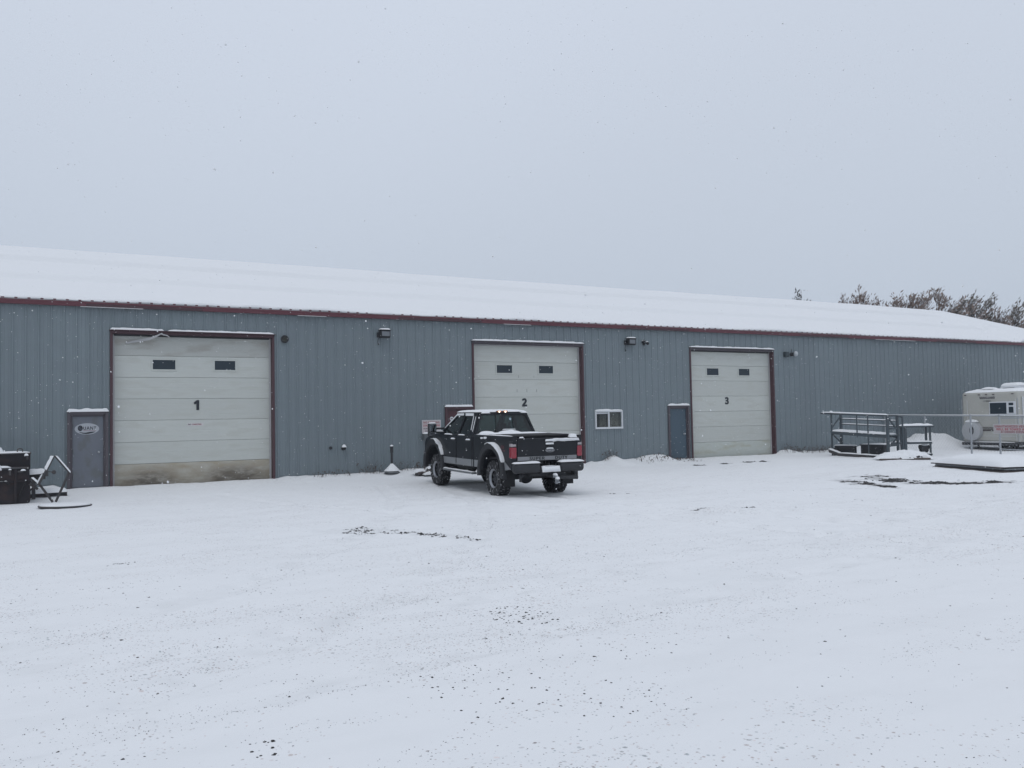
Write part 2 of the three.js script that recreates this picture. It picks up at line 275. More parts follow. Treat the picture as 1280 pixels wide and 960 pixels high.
{ // roof deck and fascia
  const t = 0.05, sec = [[0.14, 5.17 - 0.14 * ROOFS], [-HALF, RIDGE], [-2 * HALF - 0.14, 5.17 - 0.14 * ROOFS], [-2 * HALF - 0.14, 5.12 - 0.14 * ROOFS], [-HALF, RIDGE - t], [0.14, 5.12 - 0.14 * ROOFS]];
  const sh = new THREE.Shape(sec.map(p => new THREE.Vector2(-p[0], p[1])));
  obj('roof', new THREE.ExtrudeGeometry(sh, { depth: BX1 - BX0 + 0.3, bevelEnabled: false }).rotateY(Math.PI / 2).translate(BX0 - 0.15, 0, 0), M.maroon, bld);
  // eave trim in lengths of about three metres with the roof sheet ends showing as teeth above it
  for (let x = BX0, i = 0; x < BX1; x += 3.05, i++) {
    const L = Math.min(3.05, BX1 - x + 0.1), gs = [box(L - 0.006, 0.125, 0.018, x + L / 2, 5.075, 0.125), box(L - 0.006, 0.018, 0.075, x + L / 2, 5.003, 0.095), box(L - 0.006, 0.03, 0.012, x + L / 2, 5.018, 0.06)];
    obj('eave_trim', gs, i % 3 ? M.maroon : M.maroonDark, bld);
  }
  const teeth = []; for (let x = BX0 + 0.15; x < BX1; x += PITCH) teeth.push(box(0.07, 0.034, 0.10, x, 5.152, 0.10));
  tag(obj('roof_rib_ends', teeth, M.maroon, bld), null, null, null, 'stuff');
  for (const [a, b] of [[1.0, 2.6], [7.0, 7.9], [14.2, 15.3], [33.4, 36.2], [46.5, 48.6]]) obj('pale_trim_strip', [box(b - a, 0.022, 0.01, (a + b) / 2, 4.985, 0.128)], M.trimPale, bld);
  // rake trim at the far end
  for (const s of [0, 1]) obj('rake_trim', [bar([BX1 + 0.16, 5.09, s ? -2 * HALF - 0.14 : 0.14], [BX1 + 0.16, RIDGE - 0.05, -HALF], 0.02, 0.16)], M.maroon, bld);
}
{ // snow lying on the roof, one body with an edge, long low terraces and a drift along the far rake
  const nx = 420, nt = 80, p = [], idx = [], x0 = BX0 - 0.12, x1 = BX1 + 0.13, rings = [];
  for (let j = -nt; j <= nt; j++) rings.push(j / nt);
  const th = (x, t) => {                                        // t: 0 ridge, 1 eave
    const a = Math.abs(t), s = t < 0 ? 50 : 0;
    let h = 0.125 + 0.040 * fbm(x / 5.5 + s, a * 3.2, 3, 11) + 0.010 * fbm(x / 0.8 + s, a * 9, 3, 13);
    const w = 0.02 * fbm(x / 7 + s, 2.2, 2, 15);
    const end = sstep(1.5, 4.5, x1 - x); h += (0.13 * sstep(0.345 + w, 0.33 + w, a) * sstep(0.0, 0.25, a) + 0.12 * sstep(0.72 + w, 0.70 + w, a) * sstep(0.42, 0.68, a)) * end;
    h -= (0.05 + 0.05 * fbm(x / 0.7, t, 3, 18)) * sstep(0.955, 1.0, a);
    const r = x1 - x, rc = 0.7 + 5.0 * a; h += (t > 0 ? 1 : 0) * sstep(0.03, 0.15, a) * (0.13 * sstep(0.4, -0.5, r - rc) - 0.12 * Math.exp(-Math.pow((r - rc - 0.25) / 0.38, 2))); h *= sstep(0, 0.2, r + 0.05);
    return Math.max(0.02, h);
  };
  const P = nx + 1, R = rings.length + 2;
  for (let i = 0; i <= nx; i++) {
    const x = x0 + (x1 - x0) * i / nx, pt = [];
    for (const t of rings) {
      const a = Math.abs(t), ez = 0.135 + 0.05 * fbm(x / 0.5, t, 4, 17), z = -HALF + t * (HALF + ez), y = RIDGE - ROOFS * Math.abs(z + HALF);
      const round = a < 0.05 ? -0.02 * (1 - a / 0.05) : 0; pt.push([z, y + 0.004 + th(x, t) + round]);
    }
    for (const t of [1, -1]) { const z = -HALF + t * (HALF + 0.145); pt.push([z + 0.012 * t * fbm(x / 0.2, 4, 2, 19), RIDGE - ROOFS * (HALF + 0.145) + 0.003]); }
    for (const q of pt) p.push(x, q[1], q[0]);
  }
  for (let i = 0; i < nx; i++) for (let j = 0; j < R; j++) { const a = i * R + j, b = i * R + (j + 1) % R, c = a + R, d = b + R; idx.push(a, b, c, b, d, c); }
  for (const i of [0, nx]) for (let j = 1; j < R - 1; j++) i ? idx.push(i * R, i * R + j, i * R + j + 1) : idx.push(i * R, i * R + j + 1, i * R + j);
  const g = new THREE.BufferGeometry(); g.setAttribute('position', new THREE.Float32BufferAttribute(p, 3)); g.setIndex(idx); g.computeVertexNormals();
  obj('roof_snow', g, M.snow, bld);
}
// overhead doors: seven sections each, two panes, a numeral, side trim, header with a ledge of snow
function sectionGeo(w, h, panes) {                              // outline (z, y) with three shallow grooves, swept along x
  const pr = [[-0.05, 0], [0, 0.004]], gr = [0.25, 0.5, 0.75].map(f => f * h);
  for (const y of gr) pr.push([0, y - 0.012], [-0.0022, y - 0.004], [-0.0022, y + 0.004], [0, y + 0.012]);
  pr.push([0, h - 0.006], [-0.006, h - 0.001], [-0.05, h - 0.001]);
  const p = [], uv = [];
  for (let i = 0; i < pr.length; i++) { const a = pr[i], b = pr[(i + 1) % pr.length]; p.push(0, a[1], a[0], w, a[1], a[0], w, b[1], b[0], 0, a[1], a[0], w, b[1], b[0], 0, b[1], b[0]); const va = a[1] / h, vb = b[1] / h; uv.push(0, va, 1, va, 1, vb, 0, va, 1, vb, 0, vb); }
  const g = new THREE.BufferGeometry(); g.setAttribute('position', new THREE.Float32BufferAttribute(p, 3)); g.setAttribute('uv', new THREE.Float32BufferAttribute(uv, 2)); g.computeVertexNormals(); return g;
}
const secGeo = sectionGeo(4.37, 0.6145);
function ledgeSnow(L, s, w = 0.11, h = 0.05) { return snowCap(L, w, h, s, { cell: 0.06, e: 20, f: 4, rough: 0.5, jag: 0.12 }); }
const DOORLAB = ['white overhead door numbered 1 with mud splashed bottom section', 'clean white overhead door numbered 2 behind the pickup', 'white overhead door numbered 3 with yellowed bottom section'];
DOORS.forEach((d, n) => {
  const g = new THREE.Group(); g.name = 'overhead_door'; g.position.set(d.x, 0, 0); bld.add(g); g.userData.label = DOORLAB[n];
  for (let k = 0; k < 7; k++) {
    const m = k === 0 ? (n === 0 ? M.doorStain : n === 2 ? M.doorYellow : M.doorWhite[0]) : k === 6 && n === 0 ? M.doorTop : M.doorWhite[(k + n) % 3];
    const s = obj('door_section', secGeo, m, g); s.position.set(0.09, k * 0.6165 - 0.02, -0.17 + (hash(k, n, 3) - 0.5) * 0.004);
  }
  obj('bottom_seal', [box(4.37, 0.05, 0.045, 2.275, -0.044, -0.19)], M.rubber, g);
  for (const [u, v] of [[1.13, 1.74], [2.84, 3.43]]) {
    const cx = (u + v) / 2 + (n ? -0.08 : 0), w = v - u, f = [];
    for (const s of [-1, 1]) f.push(rbox(0.045, 0.36, 0.02, cx + s * (w / 2 + 0.022), 3.43, -0.162, 0.006), rbox(w, 0.045, 0.02, cx, 3.43 + s * 0.158, -0.162, 0.006));
    obj('window_frame', f, M.doorWhite[2], g); obj('window_pane', [box(w, 0.275, 0.01, cx, 3.43, -0.166)], M.paneDark, g);
  }
  const nx = [4.065, 15.14, 24.63][n] - d.x; const t = obj('numeral', text(d.n, 0.27, 0.006, font, 0.012), M.numeral, g); t.position.set(nx, 2.255, -0.168);
  // jamb returns and weather seal, header
  for (const s of [0, 1]) {
    const X = s ? d.w : 0, k = s ? -1 : 1;
    obj('jamb', [box(0.014, d.h + 0.22, 0.26, X + k * 0.065, (d.h - 0.28) / 2 - 0.03, -0.11)], M.maroonDark, g);
    obj('side_trim', [rbox(0.07, d.h + 0.22, 0.05, X + k * 0.035, (d.h - 0.22) / 2, 0.032, 0.006)], M.maroonDark, g);
    obj('weather_seal', [box(0.055, d.h + 0.14, 0.022, X + k * 0.1, (d.h - 0.22) / 2 - 0.05, -0.148)], M.trimPale, g);
  }
  obj('header', [rbox(d.w, 0.07, 0.055, d.w / 2, d.h - 0.035, 0.034, 0.006), box(d.w - 0.13, 0.014, 0.26, d.w / 2, d.h - 0.075, -0.11), rbox(d.w + 0.05, 0.02, 0.13, d.w / 2, d.h + 0.011, 0.07, 0.005)], n === 0 ? M.maroonDark : M.frameDark, g);
  obj('header_seal', [box(d.w - 0.22, 0.05, 0.02, d.w / 2, d.h - 0.105, -0.146)], n === 1 ? M.trimPale : M.dark, g);
  if (n === 0) { // the snow ledge is broken above the torn seal
    const a = ledgeSnow(1.42, 3, 0.12, 0.055).translate(0.70, d.h + 0.022, 0.07), b = ledgeSnow(3.05, 4, 0.12, 0.05).translate(3.02, d.h + 0.022, 0.07);
    obj('snow_ledge', [a, b], M.snow, g);
    const pts = [[0.42, 4.03, -0.14], [0.75, 4.10, -0.08], [1.05, 4.16, 0.03], [1.22, 4.24, 0.07], [1.32, 4.30, 0.075], [1.5, 4.25, 0.08], [1.56, 4.2, 0.08]], q = [], iq = [];
    pts.forEach((a, i) => { const w = [0.05, 0.07, 0.075, 0.06, 0.04, 0.035, 0.03][i]; q.push(a[0], a[1] - w / 2, a[2] + 0.004, a[0], a[1] + w / 2, a[2], a[0], a[1] + w / 2, a[2] - 0.014, a[0], a[1] - w / 2, a[2] - 0.010); if (i) { const b = (i - 1) * 4; for (let e = 0; e < 4; e++) iq.push(b + e, b + 4 + e, b + (e + 1) % 4, b + 4 + e, b + 4 + (e + 1) % 4, b + (e + 1) % 4); } });
    const gg = new THREE.BufferGeometry(); gg.setAttribute('position', new THREE.Float32BufferAttribute(q, 3)); gg.setIndex(iq); obj('torn_seal', [gg], M.trimPale, g).userData.label = 'pale strip of torn seal hanging from the header';
    const sg = obj('notice', [box(0.44, 0.09, 0.004)], std([1, 1, 1], 0.6, { map: signTex(256, 48, (c, w, h) => { c.fillStyle = '#c9c5c4'; c.fillRect(0, 0, w, h); c.font = 'bold 34px sans-serif'; c.textBaseline = 'middle'; c.fillStyle = '#16181c'; c.fillText('NO', 8, h / 2); c.fillStyle = '#6d2026'; c.fillText('PARKING', 76, h / 2); }) }), g); sg.position.set(4.04 - d.x, 1.69, -0.166); sg.userData.label = 'small strip reading NO PARKING below the numeral';
  } else obj('snow_ledge', [ledgeSnow(d.w + 0.05, 5 + n, 0.13, 0.06).translate(d.w / 2, d.h + 0.022, 0.07)], M.snow, g);
  if (n === 1) for (const [x, y, l] of [[1.92, 3.18, 0.07], [2.55, 3.18, 0.05], [1.85, 2.68, 0.09], [2.25, 2.68, 0.09], [2.65, 2.68, 0.09]]) obj('scuff_mark', [box(0.012, l, 0.004, x, y, -0.168), box(0.03, 0.012, 0.004, x, y - l / 2, -0.168)], M.greyMetal, g);
});
// service doors
const SM = [M.serviceGrey, M.serviceRed, M.serviceBlue], SL = ['grey steel service door with an oval logo sign', 'maroon service door with a small round sticker behind the pickup', 'dark blue service door standing against door 3'];
SERV.forEach((s, n) => {
  const g = new THREE.Group(); g.name = 'service_door'; g.position.set(s.x, 0, 0); bld.add(g); g.userData.label = SL[n];
  const fm = n === 1 ? M.maroonDark : M.frameDark;
  for (const k of [0, 1]) { const X = k ? s.w - 0.04 : 0.04; obj('door_frame', [rbox(0.08, s.h + 0.2, 0.06, X, (s.h - 0.2) / 2, 0.034, 0.006), box(0.05, s.h + 0.1, 0.10, k ? s.w - 0.10 : 0.10, (s.h - 0.2) / 2, -0.04)], fm, g); }
  obj('door_frame', [rbox(s.w - 0.16, 0.08, 0.06, s.w / 2, s.h - 0.04, 0.034, 0.006), box(s.w - 0.16, 0.05, 0.1, s.w / 2, s.h - 0.10, -0.04)], fm, g);
  obj('door_leaf', [rbox(s.w - 0.25, s.h + 0.03, 0.045, s.w / 2, (s.h - 0.28) / 2, -0.05, 0.005)], SM[n], g);
  obj('threshold', [box(s.w - 0.2, 0.03, 0.14, s.w / 2, -0.02, -0.02)], M.dark, g);
  const hx = s.w - 0.24; obj('door_knob', [new THREE.SphereGeometry(0.032, 10, 8).translate(hx, 0.97, 0.03), tube([hx, 0.97, -0.03], [hx, 0.97, 0.02], 0.014), new THREE.CylinderGeometry(0.035, 0.035, 0.01, 12).rotateX(Math.PI / 2).translate(hx, 0.97, -0.023)], M.galv, g);
  if (n === 1) obj('kick_handle', [rbox(0.03, 0.2, 0.03, hx, 1.05, -0.01, 0.008)], M.black, g);
  for (const y of [0.3, 1.0, 1.7]) obj('hinge', [tube([0.15, y - 0.05, -0.02], [0.15, y + 0.05, -0.02], 0.011)], M.greyMetal, g);
  obj('snow_ledge', [ledgeSnow(s.w + 0.04, 11 + n, 0.10, [0.085, 0.075, 0.07][n]).translate(s.w / 2, s.h + 0.001, 0.05)], M.snow, g);
  if (n === 0) {
    const t = signTex(512, 256, (c, w, h) => {
      c.fillStyle = '#a9adb2'; c.fillRect(0, 0, w, h); c.fillStyle = '#191c24'; c.beginPath(); c.ellipse(118, 112, 52, 64, 0, 0, 7); c.fill();
      c.strokeStyle = '#5a616c'; c.lineWidth = 10; c.beginPath(); c.arc(118, 106, 26, 0.4, 5.4); c.stroke(); c.beginPath(); c.moveTo(122, 118); c.lineTo(150, 160); c.stroke();
      c.fillStyle = '#20232b'; c.font = 'bold 104px sans-serif'; c.textBaseline = 'alphabetic'; c.fillText('UANT', 172, 150, 290);
      c.strokeStyle = '#7a4a4c'; c.lineWidth = 8; c.beginPath(); c.moveTo(180, 168); c.lineTo(440, 172); c.stroke();
      c.fillStyle = '#17191f'; c.beginPath(); c.moveTo(90, 196); c.quadraticCurveTo(200, 222, 250, 210); c.quadraticCurveTo(340, 188, 440, 196); c.quadraticCurveTo(330, 246, 240, 244); c.quadraticCurveTo(140, 236, 90, 196); c.fill(); });
    const e = new THREE.CylinderGeometry(1, 1, 0.006, 40).rotateX(Math.PI / 2).scale(0.305, 0.155, 1), uv = e.attributes.uv, ps = e.attributes.position; for (let i = 0; i < uv.count; i++) uv.setXY(i, ps.getX(i) / 0.61 + 0.5, ps.getY(i) / 0.31 + 0.5);
    const o = obj('logo_sign', [e], std([1, 1, 1], 0.5, { map: t }), g); o.position.set(1.175 - s.x, 1.62, -0.024); o.userData.label = 'pale oval logo sign with dark emblem and lettering';
  }
  if (n === 1) { obj('sticker', [new THREE.CylinderGeometry(0.07, 0.07, 0.004, 20).rotateX(Math.PI / 2).translate(0.27, 1.72, -0.025)], M.whiteVinyl, g); obj('sticker_print', [box(0.09, 0.03, 0.004, 0.27, 1.72, -0.022)], M.maroon, g); }
});
{ // sliding window with a curtain inside
  const g = new THREE.Group(); g.name = 'window'; bld.add(g); g.userData.label = 'small white two pane sliding window beside door 2';
  const w = WIN.x1 - WIN.x0, h = WIN.y1 - WIN.y0, cx = (WIN.x0 + WIN.x1) / 2, cy = (WIN.y0 + WIN.y1) / 2;
  obj('frame', [rbox(w, 0.05, 0.09, cx, WIN.y1 - 0.025, 0.02, 0.006), rbox(w, 0.07, 0.10, cx, WIN.y0 + 0.035, 0.025, 0.006), rbox(0.05, h - 0.12, 0.09, WIN.x0 + 0.025, cy + 0.01, 0.02, 0.006), rbox(0.05, h - 0.12, 0.09, WIN.x1 - 0.025, cy + 0.01, 0.02, 0.006)], M.whiteVinyl, g);
  const xm = 18.62; obj('mullion', [rbox(0.055, h - 0.12, 0.05, xm, cy + 0.01, 0.03, 0.006)], M.whiteVinyl, g);
  obj('sash', [rbox(xm - WIN.x0 - 0.08, 0.05, 0.03, (xm + WIN.x0) / 2 + 0.01, WIN.y1 - 0.085, 0.01, 0.005)], M.whiteVinyl, g);
  obj('pane', [box(xm - WIN.x0 - 0.075, h - 0.15, 0.006, (xm + WIN.x0) / 2 + 0.011, cy - 0.005, -0.002)], M.glass, g); obj('pane', [box(WIN.x1 - xm - 0.075, h - 0.12, 0.006, (xm + WIN.x1) / 2 + 0.001, cy + 0.01, 0.018)], M.glass, g);
  obj('room_lining', [box(w + 0.5, 0.02, 0.9, cx, WIN.y0 - 0.2, -0.52), box(w + 0.5, 0.02, 0.9, cx, WIN.y1 + 0.2, -0.52), box(0.02, h + 0.4, 0.9, WIN.x0 - 0.25, cy, -0.52), box(0.02, h + 0.4, 0.9, WIN.x1 + 0.25, cy, -0.52), box(w + 0.5, h + 0.4, 0.02, cx, cy, -0.97)], M.dark, g);
  const curt = (x0, x1) => { const n = 40, p = [], ix = []; for (let i = 0; i <= n; i++) { const x = x0 + (x1 - x0) * i / n, z = -0.1 + 0.016 * Math.sin(i * 1.25) + 0.006 * Math.sin(i * 2.9); p.push(x, WIN.y0 - 0.1, z, x, WIN.y1 + 0.1, z); if (i) { const a = i * 2 - 2; ix.push(a, a + 2, a + 1, a + 2, a + 3, a + 1); } } const q = new THREE.BufferGeometry(); q.setAttribute('position', new THREE.Float32BufferAttribute(p, 3)); q.setIndex(ix); return q; };
  const cm = std([1, 1, 1], 0.9, { side: THREE.DoubleSide, map: grime(128, [0.20, 0.165, 0.13], [0.11, 0.09, 0.075], 0.8, 6, 6, 151) });
  obj('curtain', [curt(18.30, 18.60)], cm, g); obj('curtain', [curt(18.64, 19.30)], cm, g);
  obj('snow_ledge', [ledgeSnow(w + 0.02, 21, 0.10, 0.055).translate(cx, WIN.y1 + 0.001, 0.03)], M.snow, g);
}

// ------------------------------------------------------------------ pickup truck, nose to the building
// local frame: x to its right-hand side, y up, rear axle at z = 0, nose towards -z (u = -z is the distance ahead of the rear axle)
{
  const T = thing('pickup_truck', 'black four door pickup with snow on it, parked nose in by door 2', 'pickup truck', [10.92, -0.245, 7.33], THREE.MathUtils.degToRad(-2.6));
  T.rotation.order = 'YXZ'; T.rotation.x = 0.0140;
  const paint = new THREE.MeshPhysicalMaterial({ color: lin(0.0075, 0.0092, 0.0125), roughness: 0.45, specularIntensity: 0.45, clearcoat: 0.22, clearcoatRoughness: 0.12 });
  const paintFlat = std([0.016, 0.017, 0.020], 0.6), silver = std([0.23, 0.238, 0.247], 0.5, { metalness: 0.15 }), chrome = std([0.45, 0.46, 0.48], 0.25, { metalness: 0.8 });
  const tint = new THREE.MeshPhysicalMaterial({ color: lin(0.36, 0.43, 0.43), roughness: 0.03, transmission: 1, thickness: 0, ior: 1.5 }), clearG = new THREE.MeshPhysicalMaterial({ color: lin(0.6, 0.68, 0.66), roughness: 0.03, transmission: 1, thickness: 0, ior: 1.5 });
  const HWB = 0.93, HWT = 0.70, YB = 1.46, YT = 2.06, hw = y => HWB + (HWT - HWB) * (y - YB) / (YT - YB), FA = 3.97, AR = 0.62, AY = 0.56;
  const v2 = a => a.map(p => new THREE.Vector2(p[0], p[1]));
  const arch = (cu, y0) => { const a0 = Math.asin((y0 - AY) / AR), r = []; for (let i = 0; i <= 14; i++) { const a = Math.PI - a0 - (Math.PI - 2 * a0) * i / 14; r.push([cu + AR * Math.cos(a), AY + AR * Math.sin(a)]); } return r; };   // from behind to ahead over the wheel
  const extr = (pts, depth, bev = 0.04, holes = []) => { const s = new THREE.Shape(v2(pts)); for (const h of holes) s.holes.push(new THREE.Path(v2(h))); return new THREE.ExtrudeGeometry(s, { depth: depth - 2 * bev, bevelEnabled: bev > 0, bevelThickness: bev, bevelSize: bev, bevelOffset: -bev, bevelSegments: 3, curveSegments: 4 }).translate(0, 0, -(depth / 2 - bev)); };
  const lon = g => g.rotateY(Math.PI / 2);                       // shape x (= u) runs to -z, extrusion to x
  // front clip and cab
  const cabProf = [[1.19, 0.64], ...arch(FA, 0.64), [4.80, 0.64], [4.86, 0.82], [4.86, 1.18], [4.76, 1.33], [4.55, 1.40], [3.80, 1.50], [3.6, 1.475], [1.19, 1.475]];
  obj('cab_body', [lon(extr(cabProf, 1.93, 0.045))], paint, T);
  // bed sides, front bulkhead, floor
  const bedProf = [[-1.09, 0.70], ...arch(0, 0.66), [1.165, 0.66], [1.165, 1.51], [-1.12, 1.51]];
  for (const s of [-1, 1]) obj('bed_side', [lon(extr(bedProf, 0.15, 0.03)).translate(s * 0.893, 0, 0)], paint, T);
  obj('bed_floor', [box(1.64, 0.05, 2.2, 0, 0.93, -0.04), box(1.64, 0.5, 0.05, 0, 1.2, -1.135)], paintFlat, T);
  obj('bed_cover', [rbox(1.70, 0.05, 2.16, 0, 1.505, -0.05, 0.02)], M.rubber, T);
  // tailgate with handle, emblem, lettered strip
  const tg = obj('tailgate', [rbox(1.64, 0.54, 0.075, 0, 1.19, 1.075, 0.025), rbox(1.56, 0.05, 0.03, 0, 1.43, 1.115, 0.012)], paint, T);
  obj('handle', [rbox(0.25, 0.11, 0.03, 0.05, 1.355, 1.122, 0.02), rbox(0.19, 0.045, 0.03, 0.05, 1.35, 1.132, 0.015)], paintFlat, tg);
  obj('emblem', [new THREE.CylinderGeometry(1, 1, 0.012, 30).rotateX(Math.PI / 2).scale(0.118, 0.052, 1).translate(0.06, 1.155, 1.122)], M.dark, tg);
  { const ring = new THREE.TorusGeometry(1, 0.07, 6, 36).scale(0.115, 0.05, 0.07).translate(0.06, 1.155, 1.128); obj('emblem_ring', [ring, text('Ford', 0.055, 0.004, serif).applyMatrix4(new THREE.Matrix4().makeShear(0, 0, 0.25, 0, 0, 0)).translate(0.06, 1.155, 1.127)], chrome, tg); }
  obj('trim_strip', [rbox(1.63, 0.10, 0.03, 0, 0.965, 1.105, 0.01)], silver, tg);
  { const a = text('SUPER', 0.075, 0.006).scale(1.35, 1, 1).translate(-0.29, 0.968, 1.12), b = text('DUTY', 0.075, 0.006).scale(1.35, 1, 1).translate(0.38, 0.968, 1.12); obj('lettering', [a, b], M.black, tg); }
  for (const s of [-1, 1]) {
    const red = new THREE.MeshPhysicalMaterial({ color: lin(0.26, 0.011, 0.026), roughness: 0.2, clearcoat: 0.6 });
    const tl = obj('tail_light', [rbox(0.145, 0.27, 0.15, s * 0.905, 1.115, 1.045, 0.03)], red, T);
    obj('reverse_lens', [rbox(0.135, 0.085, 0.14, s * 0.905, 1.298, 1.043, 0.02)], std([0.36, 0.33, 0.34], 0.25), tl);
    obj('light_housing', [rbox(0.15, 0.05, 0.13, s * 0.905, 1.37, 1.035, 0.02), rbox(0.13, 0.10, 0.12, s * 0.90, 0.925, 1.03, 0.02)], paintFlat, tl);
  }
  // doors as panels with shut lines, handles and two tone lower trim
  const dpan = pts => extr(pts, 0.026, 0.008);
  for (const s of [-1, 1]) {
    const fd = [[2.345, 0.675], [3.28, 0.675], [3.36, 0.95], [3.40, 1.44], [2.345, 1.455]], rd = [[1.262, 0.675], [2.315, 0.675], [2.315, 1.455], [1.262, 1.455]];
    [[fd, 2.46], [rd, 1.40]].forEach(([p, hu], i) => {
      const d = obj('door', [lon(dpan(p)).translate(s * 0.968, 0, 0)], paint, T);
      const u0 = p[0][0] + 0.015, u1 = p[1][0] - 0.015;
      obj('lower_trim', [rbox(0.014, 0.175, u1 - u0, s * 0.984, 0.765, -(u0 + u1) / 2, 0.005)], silver, d);
      obj('door_handle', [rbox(0.035, 0.04, 0.2, s * 0.998, 1.335, -hu - 0.06, 0.012)], paintFlat, d);
      obj('belt_moulding', [rbox(0.02, 0.025, u1 - u0, s * 0.952, 1.462, -(u0 + u1) / 2, 0.008)], M.black, d);
    });
    obj('cab_corner_trim', [rbox(0.014, 0.175, 0.05, s * 0.974, 0.765, -1.222, 0.005)], silver, T);
    obj('bed_trim', [rbox(0.014, 0.175, 0.36, s * 0.975, 0.765, -0.93, 0.005), lon(extr([[-1.06, 0.72], [-0.60, 0.66], [-0.62, 0.86], [-0.70, 0.90]], 0.014, 0.003)).translate(s * 0.976, 0, 0)], silver, T);
    // flares
    for (const [cu, nm] of [[0, 'fender_flare'], [FA, 'fender_flare']]) {
      const r0 = 0.615, r1 = 0.775, pts = []; for (let i = 0; i <= 22; i++) { const a = -0.12 + (Math.PI + 0.24) * i / 22; pts.push([cu + r1 * Math.cos(a) * (1 - 0.03 * Math.sin(a)), AY + r1 * Math.sin(a)]); } for (let i = 22; i >= 0; i--) { const a = -0.12 + (Math.PI + 0.24) * i / 22; pts.push([cu + r0 * Math.cos(a), AY + r0 * Math.sin(a)]); }
      obj(nm, [lon(extr(pts, 0.12, 0.03)).translate(s * 1.0, 0, 0)], paintFlat, T);
      const lin_ = []; for (let i = 0; i < 14; i++) { const a = Math.PI * (i + 0.5) / 14; lin_.push(new THREE.BoxGeometry(0.32, 0.012, 0.165).rotateX(a - Math.PI / 2).translate(s * 0.78, AY + 0.64 * Math.sin(a), -(cu + 0.64 * Math.cos(a)))); }
      obj('wheel_well', lin_, M.black, T);
    }
    // step bar, mirror, mud flap
    obj('running_board', [rbox(0.15, 0.055, 2.30, s * 0.965, 0.50, -2.28, 0.022)], M.greyMetal, T);
    obj('step_bracket', [bar([s * 0.6, 0.62, -3.0], [s * 0.93, 0.5, -3.0], 0.05, 0.03), bar([s * 0.6, 0.62, -1.6], [s * 0.93, 0.5, -1.6], 0.05, 0.03)], M.black, T);
    const mi = obj('mirror', [rbox(0.24, 0.37, 0.13, s * 1.27, 1.60, -3.40, 0.035)], M.black, T);
    obj('mirror_arm', [rbox(0.30, 0.05, 0.06, s * 1.05, 1.64, -3.38, 0.015), rbox(0.30, 0.05, 0.06, s * 1.05, 1.53, -3.38, 0.015)], M.black, mi);
    obj('mirror_glass', [rbox(0.19, 0.20, 0.01, s * 1.27, 1.66, -3.331, 0.004), rbox(0.19, 0.09, 0.01, s * 1.27, 1.48, -3.331, 0.004)], std([0.5, 0.52, 0.55], 0.05, { metalness: 1 }), mi);
    obj('mud_flap', [rbox(0.30, 0.50, 0.018, s * 0.82, 0.52, 0.66, 0.004)], M.rubber, T);
  }
  obj('off_road_decal', [text('4X4', 0.085, 0.002).rotateY(-Math.PI / 2).translate(-0.971, 1.24, 0.60), text('OFF ROAD', 0.04, 0.002).rotateY(-Math.PI / 2).translate(-0.971, 1.155, 0.62)], std([0.085, 0.012, 0.02], 0.5), T);
  // greenhouse: pillars and panes follow the lean of the sides
  const side = (pts, holes, th, s, off = 0) => { const g = extr(pts, th, 0.006, holes), p = g.attributes.position; for (let i = 0; i < p.count; i++) { const u = p.getX(i), y = p.getY(i), w = p.getZ(i); p.setXYZ(i, s * (hw(y) + off + w), y, -u); } g.computeVertexNormals(); return g; };
  const end = (pts, holes, th, ub, ut, dir, off = 0) => { const g = extr(pts, th, 0.006, holes), p = g.attributes.position; for (let i = 0; i < p.count; i++) { const x = p.getX(i), y = p.getY(i), w = p.getZ(i), t = (y - YB) / (YT - YB); p.setXYZ(i, x, y, -(ub + (ut - ub) * t) - dir * (w + off)); } g.computeVertexNormals(); return g; };
  const so = [[1.24, 1.44], [3.70, 1.44], [3.62, 1.52], [2.80, 2.05], [2.6, 2.07], [1.40, 2.07]], g1 = [[2.375, 1.505], [3.42, 1.505], [3.36, 1.60], [2.76, 1.995], [2.29, 2.005]], g2 = [[1.53, 1.505], [2.255, 1.505], [2.175, 2.005], [1.66, 2.0]];
  for (const s of [-1, 1]) {
    obj('cab_side_frame', [side(so, [g1, g2], 0.05, s)], paint, T);
    obj('door_glass', [side(g1, [], 0.006, s, -0.006)], clearG, T); obj('door_glass', [side(g2, [], 0.006, s, -0.006)], tint, T);
    for (const [a, b, c] of [[2.30, 2.78, 3.38], [1.63, 2.20, 2.2]]) obj('window_visor', [bar([s * 0.735, 2.005, -a], [s * 0.735, 2.0, -b], 0.012, 0.06)], M.black, T);
  }
  const ro = [[-0.93, 1.44], [0.93, 1.44], [0.70, 2.06], [-0.70, 2.06]], rg = [[-0.82, 1.53], [0.82, 1.53], [0.77, 1.72], [0.655, 1.985], [0.60, 2.01], [-0.60, 2.01], [-0.655, 1.985], [-0.77, 1.72]];
  obj('cab_rear_frame', [end(ro, [rg], 0.05, 1.22, 1.36, -1)], paint, T);
  obj('rear_glass', [end(rg, [], 0.006, 1.22, 1.36, -1, -0.004)], tint, T);
  obj('slider_bar', [bar([-0.27, 1.53, -1.222], [-0.24, 2.0, -1.33], 0.018), bar([0.27, 1.53, -1.222], [0.24, 2.0, -1.33], 0.018)], M.black, T);
  const wo = [[-0.90, 1.47], [0.90, 1.47], [0.70, 2.06], [-0.70, 2.06]], wg = [[-0.82, 1.53], [0.82, 1.53], [0.64, 2.0], [-0.64, 2.0]];
  obj('windshield_frame', [end(wo, [wg], 0.05, 3.74, 2.78, 1)], paint, T);
  obj('windshield', [end(wg, [], 0.006, 3.74, 2.78, 1, -0.004)], clearG, T);
